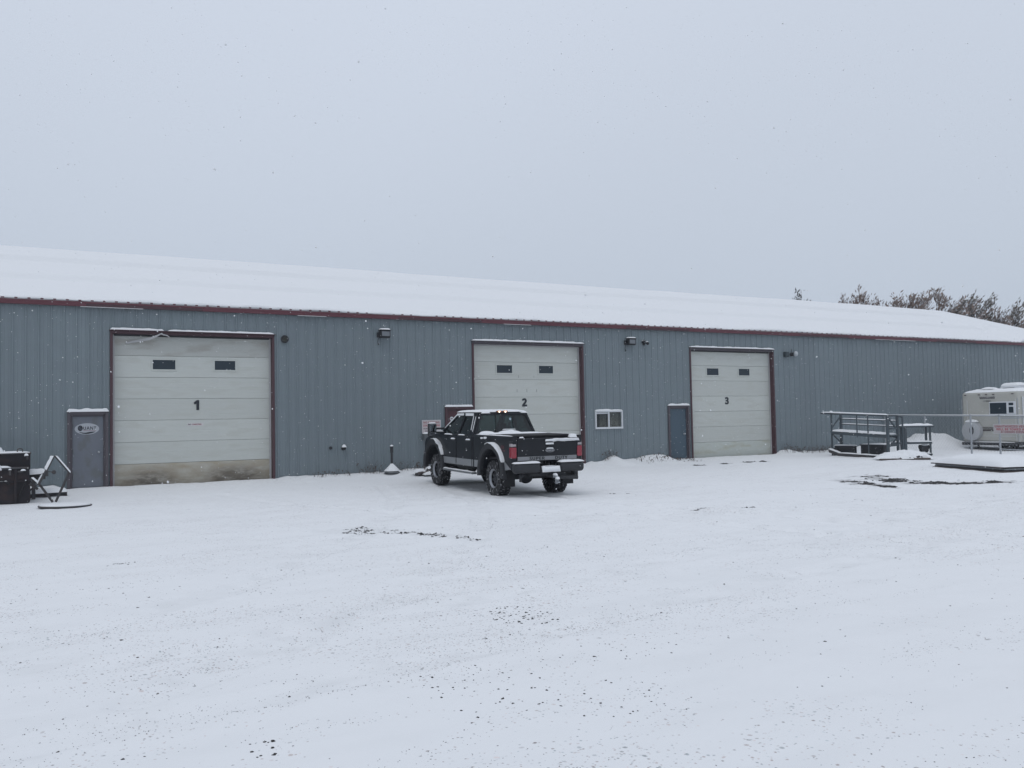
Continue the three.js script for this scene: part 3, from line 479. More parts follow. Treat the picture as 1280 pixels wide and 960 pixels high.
  const roofG = snowCap(1.50, 1.44, 0.085, 0, { nx: 16, nz: 14, rough: 0, jag: 0, e: 6, f: 6 }); obj('cab_roof', [roofG.clone().rotateY(Math.PI / 2).translate(0, 2.045, -2.09)], paint, T);
  // roof snow and the lit lamp over the rear glass
  obj('roof_snow', [snowCap(1.52, 1.42, 0.06, 33, { cell: 0.06, rough: 0.35, e: 8, f: 8 }).rotateY(Math.PI / 2).translate(0, 2.092, -2.13), snowCap(0.28, 0.10, 0.05, 35).rotateY(0.2).translate(-0.52, 2.06, -1.36), snowCap(0.42, 0.09, 0.045, 36).rotateY(-0.5).translate(0.54, 2.06, -1.42)], M.snow, T);
  const cl = obj('cargo_lamp', [rbox(0.34, 0.05, 0.05, -0.05, 2.095, -1.345, 0.015)], M.maroonDark, T);
  const lit = new THREE.MeshStandardMaterial({ color: lin(0.9, 0.85, 0.75), emissive: lin(1, 0.90, 0.74), emissiveIntensity: 1.7, roughness: 0.3 });
  const amb = new THREE.MeshStandardMaterial({ color: lin(0.6, 0.22, 0.05), emissive: lin(1, 0.42, 0.10), emissiveIntensity: 0.35, roughness: 0.3 });
  for (const x of [-0.135, 0.045]) { obj('lamp_bulb', [new THREE.SphereGeometry(0.028, 12, 8).scale(1, 0.8, 0.5).translate(x, 2.095, -1.318)], lit, cl); obj('amber_lens', [rbox(0.10, 0.035, 0.012, x, 2.107, -1.319, 0.004)], amb, cl); }
  // inside
  const seatM = std([0.03, 0.03, 0.033], 0.9);
  for (const x of [-0.42, 0.42]) obj('front_seat', [rbox(0.5, 0.72, 0.16, x, 1.22, -2.34, 0.06), rbox(0.27, 0.18, 0.10, x, 1.68, -2.32, 0.05), rbox(0.5, 0.14, 0.5, x, 0.9, -2.62, 0.05)], seatM, T);
  obj('rear_bench', [rbox(1.4, 0.55, 0.14, 0, 1.20, -1.42, 0.05), rbox(0.24, 0.14, 0.08, -0.42, 1.53, -1.42, 0.03), rbox(0.24, 0.14, 0.08, 0.42, 1.53, -1.42, 0.03)], seatM, T);
  obj('dashboard', [rbox(1.6, 0.25, 0.35, 0, 1.38, -3.45, 0.05)], seatM, T);
  obj('steering_wheel', [new THREE.TorusGeometry(0.19, 0.018, 8, 24).rotateX(-0.45).translate(-0.42, 1.45, -3.12)], M.black, T);
  obj('interior_mirror', [rbox(0.22, 0.06, 0.03, 0, 1.90, -2.93, 0.01)], M.black, T);
  obj('window_sticker', [new THREE.CylinderGeometry(0.035, 0.035, 0.004, 14).rotateX(Math.PI / 2).rotateX(-0.23).translate(0.17, 1.90, -1.292)], std([0.30, 0.38, 0.44], 0.5), T);
  // front end
  obj('front_bumper', [rbox(1.95, 0.26, 0.2, 0, 0.72, -4.92, 0.06)], chrome, T);
  obj('grille', [rbox(1.15, 0.42, 0.05, 0, 1.10, -4.88, 0.02), rbox(1.05, 0.05, 0.07, 0, 1.18, -4.89, 0.02), rbox(1.05, 0.05, 0.07, 0, 1.02, -4.89, 0.02)], chrome, T);
  for (const s of [-1, 1]) obj('headlight', [rbox(0.32, 0.34, 0.08, s * 0.77, 1.12, -4.85, 0.03)], std([0.6, 0.62, 0.65], 0.1), T);
  // rear bumper: two wings with a stepped middle, plate under snow
  const bpM = std([0.022, 0.023, 0.026], 0.55);
  const bp = obj('rear_bumper', [rbox(0.70, 0.245, 0.22, -0.625, 0.745, 1.19, 0.075, 4), rbox(0.68, 0.245, 0.22, 0.605, 0.745, 1.19, 0.09, 4), rbox(0.56, 0.15, 0.20, -0.01, 0.69, 1.185, 0.03), rbox(1.7, 0.1, 0.1, 0, 0.68, 1.07, 0.02)], bpM, T);
  obj('license_plate', [rbox(0.30, 0.14, 0.008, -0.01, 0.715, 1.293, 0.003)], std([0.22, 0.23, 0.24], 0.5), bp);
  obj('bumper_snow', [snowCap(0.71, 0.225, 0.045, 41, { cell: 0.04 }).translate(-0.625, 0.862, 1.19), snowCap(0.69, 0.225, 0.05, 42, { cell: 0.04 }).translate(0.605, 0.862, 1.19)], M.snow, bp);
  { const g = snowCap(0.50, 0.15, 0.05, 43, { cell: 0.03, rough: 0.25 }).rotateX(1.25).translate(0.0, 0.71, 1.292); obj('step_snow', [g, snowCap(0.50, 0.14, 0.03, 44).translate(0, 0.755, 1.20)], M.snow, bp); }
  // running gear
  obj('chassis', [box(0.09, 0.16, 5.6, -0.44, 0.62, -1.9), box(0.09, 0.16, 5.6, 0.44, 0.62, -1.9), box(0.9, 0.12, 0.1, 0, 0.62, 0.75), box(0.9, 0.1, 0.1, 0, 0.62, -1.5), rbox(0.6, 0.3, 1.3, -0.05, 0.66, -2.5, 0.1), rbox(0.7, 0.4, 0.8, 0, 0.75, -3.9, 0.1), rbox(0.5, 0.25, 1.1, -0.6, 0.68, -0.9 - 1.2, 0.08)], M.black, T);
  obj('rear_axle', [tube([-0.72, 0.44, 0], [0.72, 0.44, 0], 0.06, 12), new THREE.SphereGeometry(0.17, 16, 12).scale(1.1, 1, 1).translate(-0.05, 0.44, 0.02), bar([-0.44, 0.56, -0.65], [-0.44, 0.52, 0.75], 0.07, 0.05), bar([0.44, 0.56, -0.65], [0.44, 0.52, 0.75], 0.07, 0.05), tube([-0.55, 0.42, 0.1], [-0.42, 0.86, 0.15], 0.035), tube([0.55, 0.42, 0.1], [0.42, 0.86, 0.15], 0.035)], M.dark, T);
  obj('front_axle', [tube([-0.72, 0.44, -FA], [0.72, 0.44, -FA], 0.06, 12), new THREE.SphereGeometry(0.15, 16, 12).translate(0.2, 0.44, -FA)], M.dark, T);
  obj('spare_tyre', [new THREE.TorusGeometry(0.27, 0.115, 10, 28).rotateX(Math.PI / 2).translate(0, 0.66, 0.52)], M.rubber, T);
  obj('hitch_receiver', [rbox(1.0, 0.07, 0.08, 0, 0.575, 1.10, 0.01), rbox(0.085, 0.085, 0.32, 0.05, 0.535, 1.16, 0.008), bar([-0.72, 0.53, 1.08], [-0.60, 0.60, 1.0], 0.06), rbox(0.06, 0.18, 0.05, -0.73, 0.50, 1.08, 0.02)], M.dark, T);
  const bm = obj('ball_mount', [rbox(0.055, 0.055, 0.2, 0.06, 0.53, 1.36, 0.006), rbox(0.06, 0.20, 0.05, 0.06, 0.46, 1.44, 0.01), rbox(0.07, 0.03, 0.14, 0.06, 0.40, 1.49, 0.008), new THREE.SphereGeometry(0.032, 12, 8).translate(0.06, 0.455, 1.50)], M.galv, T);
  obj('hitch_snow', [snowCap(0.07, 0.2, 0.05, 45).translate(0.06, 0.558, 1.38), snowCap(0.10, 0.12, 0.06, 46).translate(0.06, 0.475, 1.49)], M.snow, bm);
  obj('exhaust_pipe', [tube([0.15, 0.55, 0.8], [0.30, 0.50, 1.16], 0.045, 12), tube([0.30, 0.50, 1.16], [0.76, 0.475, 1.24], 0.05, 14)], M.dark, T);
  // wheels
  const tp = [[0.235, -0.14], [0.30, -0.152], [0.385, -0.155], [0.425, -0.142], [0.436, -0.11], [0.436, 0.11], [0.425, 0.142], [0.385, 0.155], [0.30, 0.152], [0.235, 0.14], [0.235, -0.14]];
  const tyreBits = [new THREE.LatheGeometry(v2(tp), 48).rotateZ(Math.PI / 2)];
  for (let i = 0; i < 34; i++) { const a = i / 34 * Math.PI * 2; for (const [x, da, w, l] of [[-0.105, 0, 0.085, 0.05], [0.105, 0.09, 0.085, 0.05], [-0.02, 0.05, 0.06, 0.045], [0.03, 0.13, 0.05, 0.04]]) tyreBits.push(new THREE.BoxGeometry(w, 0.018, l).rotateY((x < 0 ? 1 : -1) * 0.25).translate(x, 0.441, 0).rotateX(a + da)); for (const s of [-1, 1]) tyreBits.push(new THREE.BoxGeometry(0.014, 0.045, 0.032).translate(s * 0.152, 0.408, 0).rotateX(a + (s > 0 ? 0.09 : 0))); }
  const tyreG = join(tyreBits);
  const tyreM = std([1, 1, 1], 0.95, { map: noiseTex(256, (u, v) => { const n = fbm(u * 22, v * 14, 4, 201), k = sstep(0.22, 0.42, n); const c = 0.016 * (1 - k) + 0.24 * k; return [toS(c), toS(c), toS(c * 1.04)]; }) });
  { const ps = tyreG.attributes.position, uv = tyreG.attributes.uv; for (let i = 0; i < uv.count; i++) { const x = ps.getX(i), y = ps.getY(i), z = ps.getZ(i), r = Math.hypot(y, z); uv.setXY(i, Math.atan2(z, y) / 6.283 * 3, (r < 0.42 ? 0.52 : 0) + x * 1.6 + r * (r < 0.42 ? 0.5 : 0)); } }
  const tyreSide = M.rubber;
  const rimM = std([0.05, 0.052, 0.058], 0.4, { metalness: 0.5 }), lipM = std([0.30, 0.31, 0.33], 0.35, { metalness: 0.6 });
  const lip = new THREE.LatheGeometry(v2([[0.20, 0.10], [0.228, 0.115], [0.242, 0.146], [0.236, 0.150], [0.222, 0.13], [0.2, 0.11]]), 40).rotateZ(-Math.PI / 2);
  const rimB = [new THREE.LatheGeometry(v2([[0.0, 0.05], [0.07, 0.055], [0.075, 0.085], [0.05, 0.10], [0, 0.10]]), 24).rotateZ(-Math.PI / 2), new THREE.CylinderGeometry(0.235, 0.235, 0.26, 36, 1, true).rotateZ(Math.PI / 2), new THREE.CylinderGeometry(0.225, 0.225, 0.01, 36).rotateZ(Math.PI / 2).translate(0.0, 0, 0)];
  for (let i = 0; i < 8; i++) { const a = i / 8 * Math.PI * 2; rimB.push(new THREE.BoxGeometry(0.035, 0.17, 0.055).translate(0.07, 0.135, 0).rotateX(a), new THREE.CylinderGeometry(0.012, 0.012, 0.02, 8).rotateZ(Math.PI / 2).translate(0.10, 0.055, 0).rotateX(a + 0.39)); }
  const rimG = join(rimB);
  for (const [u, s] of [[0, -1], [0, 1], [FA, -1], [FA, 1]]) {
    const w = new THREE.Group(); w.name = 'wheel'; w.position.set(s * 0.80, 0.435, -u); w.rotation.y = s > 0 ? 0 : Math.PI; if (u) w.rotation.y += 0; w.rotation.x = hash(u * 10 | 0, s, 9) * 3; T.add(w);
    obj('tyre', tyreG, tyreM, w); obj('rim', rimG, rimM, w); obj('rim_lip', lip, lipM, w);
  }
  // snow lodged on flares, rails, handles, tailgate
  for (const [cu, s, a0, a1, seedN] of [[0, -1, 0.42, 1.95, 1], [FA, -1, 0.45, 1.75, 2], [0, 1, 0.35, 2.0, 3], [FA, 1, 0.35, 1.9, 4]]) {
    const n = 30, m = 8, p = [], ix = [];
    for (let i = 0; i <= n; i++) { const f = i / n, a = a0 + (a1 - a0) * f, w = Math.pow(Math.sin(Math.PI * Math.pow(f, 0.75)), 0.6) * (1 - 0.55 * f), r0 = 0.778, th = 0.024 * w * (1 + 0.7 * fbm(f * 9, seedN, 3, 211)), drop = 0.095 * w * (0.65 + 0.9 * fbm(f * 6, seedN + 4, 3, 213));
      for (let j = 0; j <= m; j++) { const g = j / m, x = g < 0.6 ? 0.955 + (1.065 - 0.955) * g / 0.6 : 1.066, rad = g < 0.6 ? r0 + th : r0 + th - drop * (g - 0.6) / 0.4; p.push(s * (x + (g >= 0.6 ? 0.008 * w : 0)), AY + rad * Math.sin(a), -(cu - rad * Math.cos(a) * 1)); } }
    for (let i = 0; i < n; i++) for (let j = 0; j < m; j++) { const a = i * (m + 1) + j, b = a + m + 1; s < 0 ? ix.push(a, a + 1, b, a + 1, b + 1, b) : ix.push(a, b, a + 1, a + 1, b, b + 1); }
    const g = new THREE.BufferGeometry(); g.setAttribute('position', new THREE.Float32BufferAttribute(p, 3)); g.setIndex(ix); g.computeVertexNormals(); obj('flare_snow', [g], M.snow, T);
  }
  const bits = [
    snowCap(1.65, 0.8, 0.03, 51, { cell: 0.05 }).rotateY(0.02).translate(0, 1.528, -0.72), snowCap(0.6, 0.45, 0.085, 52, { cell: 0.05, e: 2, f: 2 }).translate(-0.08, 1.53, -0.8), snowCap(0.42, 0.3, 0.07, 53, { e: 2, f: 2 }).translate(-0.66, 1.53, -0.98),
    snowCap(2.1, 0.06, 0.022, 54, { cell: 0.05, f: 2 }).rotateY(Math.PI / 2).translate(-0.90, 1.508, -0.05), snowCap(2.1, 0.06, 0.025, 55, { cell: 0.05, f: 2 }).rotateY(Math.PI / 2).translate(0.90, 1.508, -0.05)];
  obj('bed_snow', bits, M.snow, T);
  obj('tailgate_snow', [snowCap(0.78, 0.075, 0.05, 56, { cell: 0.03, rough: 0.7, jag: 0.5 }).rotateX(1.1).translate(0.50, 1.40, 1.118), snowCap(0.22, 0.14, 0.09, 57, { cell: 0.03 }).translate(0.72, 1.45, 1.085), snowCap(0.24, 0.06, 0.03, 58, { cell: 0.02 }).rotateX(0.9).translate(0.05, 1.395, 1.128), snowCap(0.12, 0.05, 0.03, 59).translate(-0.70, 1.465, 1.10), snowCap(0.19, 0.03, 0.025, 60, { cell: 0.02 }).rotateX(0.9).translate(0.06, 1.198, 1.13), snowCap(0.22, 0.05, 0.02, 68, { cell: 0.02 }).rotateX(1.3).translate(0.05, 1.318, 1.140)], M.snow, T);
  obj('light_snow', [snowCap(0.12, 0.12, 0.05, 61).translate(-0.90, 1.39, 1.05), snowCap(0.12, 0.12, 0.05, 62).translate(0.90, 1.39, 1.05)], M.snow, T);
  const hs = []; for (const s of [-1, 1]) { for (const [u, L, y] of [[2.55, 0.24, 1.358], [1.50, 0.24, 1.358]]) hs.push(snowCap(L, 0.045, 0.035, 63 + u, { cell: 0.02 }).rotateY(Math.PI / 2).translate(s * 0.998, y, -u + 0.03)); for (const [u, L] of [[2.95, 0.55], [2.0, 0.42]]) hs.push(snowCap(L, 0.035, 0.03, 66 + u, { cell: 0.03, f: 2 }).rotateY(Math.PI / 2).translate(s * 0.957, 1.475, -u)); hs.push(snowCap(0.22, 0.10, 0.03, 70, { cell: 0.03 }).translate(s * 1.27, 1.785, -3.40), snowCap(0.25, 0.05, 0.03, 71, { cell: 0.03 }).translate(s * 1.06, 1.555, -3.38), snowCap(2.25, 0.12, 0.02, 72, { cell: 0.05, rough: 0.8 }).rotateY(Math.PI / 2).translate(s * 0.965, 0.527, -2.28)); for (const [u, y, r] of [[0.62, 1.43, 0.05], [0.40, 1.44, 0.06]]) hs.push(snowCap(r * 2.4, r, 0.03, 73 + u, { cell: 0.02 }).rotateY(Math.PI / 2).rotateZ(s * -1.2).translate(s * 0.973, y, -u));
    // over the side windows and down the rear pillar
    hs.push(bar([s * 0.742, 2.03, -2.78], [s * 0.745, 2.035, -2.32], 0.02, 0.06), bar([s * 0.742, 2.03, -2.18], [s * 0.748, 2.03, -1.64], 0.02, 0.07), bar([s * 0.742, 2.02, -2.80], [s * 0.885, 1.62, -3.42], 0.018, 0.03), bar([s * 0.76, 1.99, -1.60], [s * 0.905, 1.62, -1.46], 0.014, 0.02), bar([s * 0.755, 1.97, -1.46], [s * 0.915, 1.58, -1.34], 0.014, 0.025)); }
  obj('window_edge_snow', hs, M.snow, T);
  obj('brake_wiper', [bar([-0.1, 1.60, -1.195], [0.28, 1.612, -1.20], 0.012, 0.02)], M.black, T); obj('wiper_snow', [snowCap(0.40, 0.025, 0.025, 75, { cell: 0.02 }).translate(0.09, 1.615, -1.195)], M.snow, T);
}

// ------------------------------------------------------------------ fittings on the wall
function floodLight(x, y, label) {
  const t = thing('flood_light', label, 'flood light', [x, y, 0.02], 0, 'large flood lights on the workshop wall');
  obj('housing', [rbox(0.34, 0.24, 0.15, 0, 0, 0.16, 0.02), rbox(0.36, 0.03, 0.20, 0, 0.125, 0.17, 0.01), box(0.30, 0.012, 0.10, 0, -0.12, 0.20)], M.black, t);
  const l = obj('lens', [rbox(0.27, 0.155, 0.02, 0.01, 0.005, 0.243, 0.008)], new THREE.MeshPhysicalMaterial({ color: lin(0.16, 0.175, 0.19), roughness: 0.18 }), t);
  obj('lens_frame', [box(0.31, 0.02, 0.012, 0.01, 0.09, 0.247), box(0.31, 0.02, 0.012, 0.01, -0.082, 0.247), box(0.02, 0.15, 0.012, -0.135, 0.004, 0.247), box(0.02, 0.15, 0.012, 0.155, 0.004, 0.247)], M.black, t);
  obj('mount_plate', [rbox(0.14, 0.16, 0.06, -0.14, -0.02, 0.04, 0.01), rbox(0.07, 0.07, 0.10, -0.12, -0.03, 0.09, 0.01)], M.dark, t);
  obj('loose_wire', [tube([-0.15, -0.09, 0.05], [-0.20, -0.25, 0.035], 0.007, 6), tube([-0.20, -0.25, 0.035], [-0.17, -0.33, 0.03], 0.007, 6), rbox(0.03, 0.06, 0.03, -0.165, -0.32, 0.03, 0.006)], M.black, t);
  obj('snow', [snowCap(0.36, 0.19, 0.045, x, { cell: 0.03 }).translate(0, 0.14, 0.17)], M.snow, t);
}
floodLight(9.80, 4.49, 'snow capped black flood light high on the bare wall nearest door 1');
floodLight(19.62, 4.50, 'snow capped black flood light high above the small sliding window');
{ const t = thing('twin_spot', 'small black twin headed spot beside the flood light near door 3', 'spot light', [20.33, 4.47, 0]);
  obj('base', [new THREE.CylinderGeometry(0.05, 0.05, 0.03, 14).rotateX(Math.PI / 2).translate(0, -0.03, 0.035)], M.black, t);
  for (const s of [-1, 1]) { const h = obj('lamp_head', [new THREE.CylinderGeometry(0.032, 0.058, 0.13, 14).rotateX(s < 0 ? -2.0 : -1.1).translate(s * 0.09, 0.03 - s * 0.02, 0.12), tube([0, -0.03, 0.04], [s * 0.08, 0.02, 0.08], 0.012, 6)], M.black, t); obj('snow', [snowCap(0.09, 0.11, 0.03, s + 3, { cell: 0.03, e: 2, f: 2 }).translate(s * 0.09, 0.075 - s * 0.02, 0.12)], M.snow, h); } }
{ const t = thing('wall_box', 'small dark box with a white globe lamp past door 3', 'wall light', [27.81, 4.19, 0]);
  obj('case', [rbox(0.22, 0.22, 0.14, 0, 0, 0.075, 0.015), rbox(0.12, 0.10, 0.03, 0.02, 0.0, 0.15, 0.008)], std([0.04, 0.055, 0.062], 0.6), t);
  obj('arm', [tube([0.10, 0.02, 0.07], [0.36, 0.03, 0.10], 0.022, 8), rbox(0.12, 0.15, 0.10, 0.33, 0.01, 0.08, 0.02), bar([0.32, 0.05, 0.05], [0.36, 0.24, 0.05], 0.012)], M.black, t);
  obj('globe', [new THREE.SphereGeometry(0.095, 18, 12).scale(1, 1.15, 1).translate(0.50, 0.04, 0.14)], std([0.45, 0.48, 0.5], 0.3), t); }
{ const t = thing('exhaust_vent', 'round dark wall vent near the top corner of door 1', 'vent', [6.615, 4.25, 0.01]);
  obj('flange', [new THREE.TorusGeometry(0.10, 0.022, 8, 28).translate(0, 0, 0.045), new THREE.CylinderGeometry(0.11, 0.11, 0.05, 28, 1, true).rotateX(Math.PI / 2).translate(0, 0, 0.025)], M.dark, t);
  obj('backing', [new THREE.CylinderGeometry(0.1, 0.1, 0.012, 24).rotateX(Math.PI / 2).translate(0, 0, 0.02)], std([0.07, 0.072, 0.062], 0.7), t);
  for (let k = -2; k <= 2; k++) obj('louvre', [box(2 * Math.sqrt(0.0095 - Math.pow(k * 0.036, 2)), 0.028, 0.006).rotateX(0.6).translate(0, k * 0.036, 0.045)], std([0.075, 0.078, 0.068], 0.7), t); }
{ const t = thing('wall_pipe', 'short capped pipe end low on the wall without snow', 'pipe', [8.03, 0.87, 0]);
  obj('pipe', [tube([0, 0, -0.02], [0, 0, 0.07], 0.036, 14)], M.black, t); obj('collar', [tube([0, 0, 0.0], [0, 0, 0.035], 0.05, 14)], M.dark, t); }
{ const t = thing('wall_pipe', 'short pipe stub low on the wall with a ball of snow', 'pipe', [8.44, 0.85, 0]);
  obj('pipe', [tube([0, 0, -0.02], [0, 0, 0.13], 0.05, 14)], M.black, t); obj('collar', [tube([0, 0, 0], [0, 0, 0.035], 0.065, 14)], M.dark, t); obj('snow', [snowCap(0.14, 0.14, 0.085, 5, { cell: 0.03, e: 2, f: 2, rough: 0.3 }).translate(0, 0.035, 0.09)], M.snow, t); }
{ const y0 = groundY(9.9, 0.42), t = thing('standpipe', 'dark standpipe rising from a snow covered cone by the wall', 'pipe', [9.9, y0, 0.42]);
  obj('pipe', [tube([0, 0.1, 0], [0, 0.80, 0], 0.034, 12), tube([0, 0.66, 0], [0, 0.84, 0], 0.05, 12)], M.dark, t); obj('cap', [tube([0, 0.84, 0], [0, 0.862, 0], 0.062, 14)], M.dark, t);
  obj('cone_base', [new THREE.CylinderGeometry(0.05, 0.26, 0.20, 20, 1).translate(0, 0.12, 0)], M.greyMetal, t);
  const c = new THREE.ConeGeometry(0.255, 0.27, 24, 6), p = c.attributes.position; for (let i = 0; i < p.count; i++) { const a = Math.atan2(p.getZ(i), p.getX(i)); const k = 1 + 0.12 * fbm(a * 2, p.getY(i) * 9, 2, 3); p.setX(i, p.getX(i) * k); p.setZ(i, p.getZ(i) * k); } c.computeVertexNormals();
  obj('snow', [c.translate(0, 0.215, 0), snowCap(0.11, 0.11, 0.045, 8, { cell: 0.03, e: 2, f: 2 }).translate(0, 0.862, 0)], M.snow, t); }
{ // notice beside the red service door
  const tx = signTex(512, 360, (c, w, h) => { c.fillStyle = '#b9b0b0'; c.fillRect(0, 0, w, h); c.textAlign = 'center'; c.textBaseline = 'middle'; c.fillStyle = '#7c2f35'; c.font = 'bold 74px sans-serif'; c.fillText('NO PARKING', w / 2, 60, 480); c.fillStyle = '#96323a'; c.fillText('LOADING ZONE', w / 2, 146, 480); c.fillStyle = '#3c3438'; c.font = 'bold 56px sans-serif'; c.fillText('VEHICLES WILL BE', w / 2, 234, 460); c.fillText('TOWED AWAY', w / 2, 306, 420); });
  const t = thing('notice_sign', 'white notice with red lettering beside the maroon service door', 'sign', [11.455, 1.47, 0.036]);
  obj('panel', [rbox(0.68, 0.44, 0.012, 0, 0, 0, 0.003)], M.whiteVinyl, t);
  obj('print', [new THREE.PlaneGeometry(0.66, 0.42).translate(0, 0, 0.0085)], std([1, 1, 1], 0.5, { map: tx }), t); }
{ const t = thing('outlet_box', 'grey electrical outlet box with snow below the wall notice', 'electrical box', [11.25, 1.14, 0]);
  obj('case', [rbox(0.24, 0.20, 0.14, 0, 0, 0.085, 0.015), rbox(0.20, 0.16, 0.02, 0, 0, 0.162, 0.006)], std([0.11, 0.12, 0.125], 0.5), t); obj('conduit', [tube([-0.09, -0.10, 0.06], [-0.09, -1.15, 0.055], 0.014, 8), tube([-0.18, 0.02, 0.07], [-0.12, 0.02, 0.07], 0.02, 8)], M.greyMetal, t);
  obj('snow', [snowCap(0.25, 0.14, 0.045, 15, { cell: 0.03 }).translate(0, 0.10, 0.085)], M.snow, t); }
{ const t = thing('meter_box', 'brown metal meter box on the wall close to the pickup nose', 'electrical box', [11.62, 1.14, 0]);
  obj('case', [rbox(0.34, 0.30, 0.16, 0, 0, 0.09, 0.015)], std([0.055, 0.045, 0.045], 0.6), t); obj('cover', [rbox(0.27, 0.22, 0.02, 0, 0, 0.178, 0.006)], std([0.07, 0.058, 0.058], 0.5), t); obj('conduit', [tube([0.05, -0.15, 0.07], [0.05, -1.15, 0.055], 0.02, 8)], M.dark, t); }

// ------------------------------------------------------------------ scrap at the near end of the building
{ const gx = -0.9, gz = 1.85, t = thing('steel_bin', 'dark rusty steel bin with snow on its rims', 'bin', [gx, groundY(-0.4, 2.2) - 0.02, gz]);
  // lower hopper and the taller box behind, both running out of view
  const prof = new THREE.Shape(); prof.moveTo(-0.75, 0.03); prof.lineTo(0.66, 0.03); prof.quadraticCurveTo(0.72, 0.04, 0.72, 0.12); prof.lineTo(0.69, 0.88); prof.lineTo(-0.75, 0.90); prof.closePath();
  obj('lower_hopper', [new THREE.ExtrudeGeometry(prof, { depth: 0.72, bevelEnabled: true, bevelSize: 0.015, bevelThickness: 0.015, bevelSegments: 2 }).translate(0, 0, -0.34)], M.rust, t);
  obj('upper_box', [rbox(1.45, 0.42, 0.62, 0.0, 1.02, -0.42, 0.025)], M.rust, t);
  obj('rib', [rbox(1.42, 0.045, 0.04, -0.03, 0.56, 0.41, 0.01)], M.rust, t); obj('rib', [rbox(0.06, 0.82, 0.05, 0.42, 0.45, 0.42, 0.012)], M.rust, t); obj('rib', [rbox(0.06, 0.82, 0.05, -0.35, 0.45, 0.42, 0.012)], M.rust, t);
  obj('rim', [rbox(1.44, 0.04, 0.06, -0.02, 0.885, 0.40, 0.012), rbox(1.48, 0.035, 0.66, 0, 1.225, -0.42, 0.01)], M.steel, t);
  obj('latch', [rbox(0.05, 0.12, 0.06, 0.30, 0.78, 0.43, 0.01), rbox(0.12, 0.04, 0.05, 0.52, 0.80, 0.43, 0.01)], M.steel, t);
  obj('lug', [rbox(0.05, 0.1, 0.05, 0.66, 1.12, -0.09, 0.01)], M.steel, t); obj('hose', [new THREE.TorusGeometry(0.17, 0.025, 8, 24, 4.2).rotateZ(0.4).translate(0.12, 0.42, 0.43), tube([0.5, 0.2, 0.42], [0.66, 0.6, 0.46], 0.022, 8)], M.rubber, t); obj('lifting_eye', [new THREE.TorusGeometry(0.06, 0.014, 8, 18).translate(0.5, 1.29, -0.2), new THREE.TorusGeometry(0.06, 0.014, 8, 18).rotateY(0.7).translate(-0.5, 1.29, -0.2)], M.steel, t); obj('side_bracket', [bar([0.72, 0.55, 0.2], [0.84, 0.42, 0.24], 0.05), bar([0.72, 0.32, 0.2], [0.86, 0.44, 0.24], 0.04)], M.steel, t);
  obj('snow', [snowCap(1.44, 0.62, 0.04, 71).translate(0, 1.24, -0.42), snowCap(0.36, 0.30, 0.2, 72, { e: 2, f: 2 }).translate(-0.02, 1.22, -0.3), snowCap(0.92, 0.30, 0.045, 73).translate(-0.14, 0.90, 0.26), snowCap(0.22, 0.14, 0.12, 74, { e: 2, f: 2 }).rotateX(0.5).translate(0.02, 0.88, 0.42), snowCap(0.12, 0.07, 0.05, 75, { e: 2, f: 2, cell: 0.03 }).translate(0.58, 0.82, 0.44), snowCap(0.1, 0.07, 0.05, 76, { e: 2, f: 2, cell: 0.03 }).translate(0.64, 1.17, -0.08), snowCap(0.4, 0.05, 0.02, 77, { cell: 0.03 }).translate(0.05, 0.58, 0.43), snowCap(0.07, 0.05, 0.03, 78, { e: 2, f: 2, cell: 0.02 }).translate(0.3, 0.85, 0.44)], M.snow, t); }
{ const t = thing('angle_frame', 'diamond shaped frame of snowy steel angle standing on one corner', 'metal frame', [0, 0, 0]);
  const P = { top: [0.35, 0.965, 2.36], r: [0.68, 0.52, 2.40], b1: [0.40, -0.165, 2.36], b2: [0.30, -0.165, 2.44], l: [0.02, 0.27, 2.42], k: [0.19, 0.62, 2.40] };
  const leg = (a, b) => obj('steel_angle', [bar(a, b, 0.052, 0.012), place(box(0.012, 0.052, 1, 0.02, 0.02, 0.5), V(...a), V(...b))], M.steel, t);
  leg(P.top, P.r); leg(P.r, P.b1); leg(P.top, P.k); leg(P.k, P.l); leg(P.l, P.b2);
  obj('gusset', [rbox(0.09, 0.14, 0.03, 0.175, 0.55, 2.40, 0.01).rotateZ(0)], M.steel, t); obj('hub', [new THREE.CylinderGeometry(0.05, 0.05, 0.06, 16).rotateX(Math.PI / 2).translate(0.34, 0.57, 2.36), bar([0.34, 0.57, 2.36], [0.19, 0.60, 2.40], 0.02)], M.steel, t);
  leg([-0.16, 0.44, 2.30], [0.01, 0.27, 2.36]); leg([0.01, 0.27, 2.36], [0.14, 0.55, 2.38]); leg([-0.20, 0.30, 2.28], [-0.02, 0.16, 2.34]);
  const s = (a, b, w, h, k) => place(snowCap(1, w, h, k, { nx: 16, nz: 4, e: 12, f: 3 }).rotateY(Math.PI / 2).translate(0, 0.028, 0.5), V(...a), V(...b));
  obj('snow', [s(P.k, P.top, 0.09, 0.06, 81), s(P.top, P.r, 0.06, 0.03, 82), s([-0.16, 0.44, 2.30], [0.01, 0.27, 2.36], 0.07, 0.035, 83), s([0.01, 0.29, 2.36], [0.12, 0.52, 2.38], 0.06, 0.03, 84)], M.snow, t); }
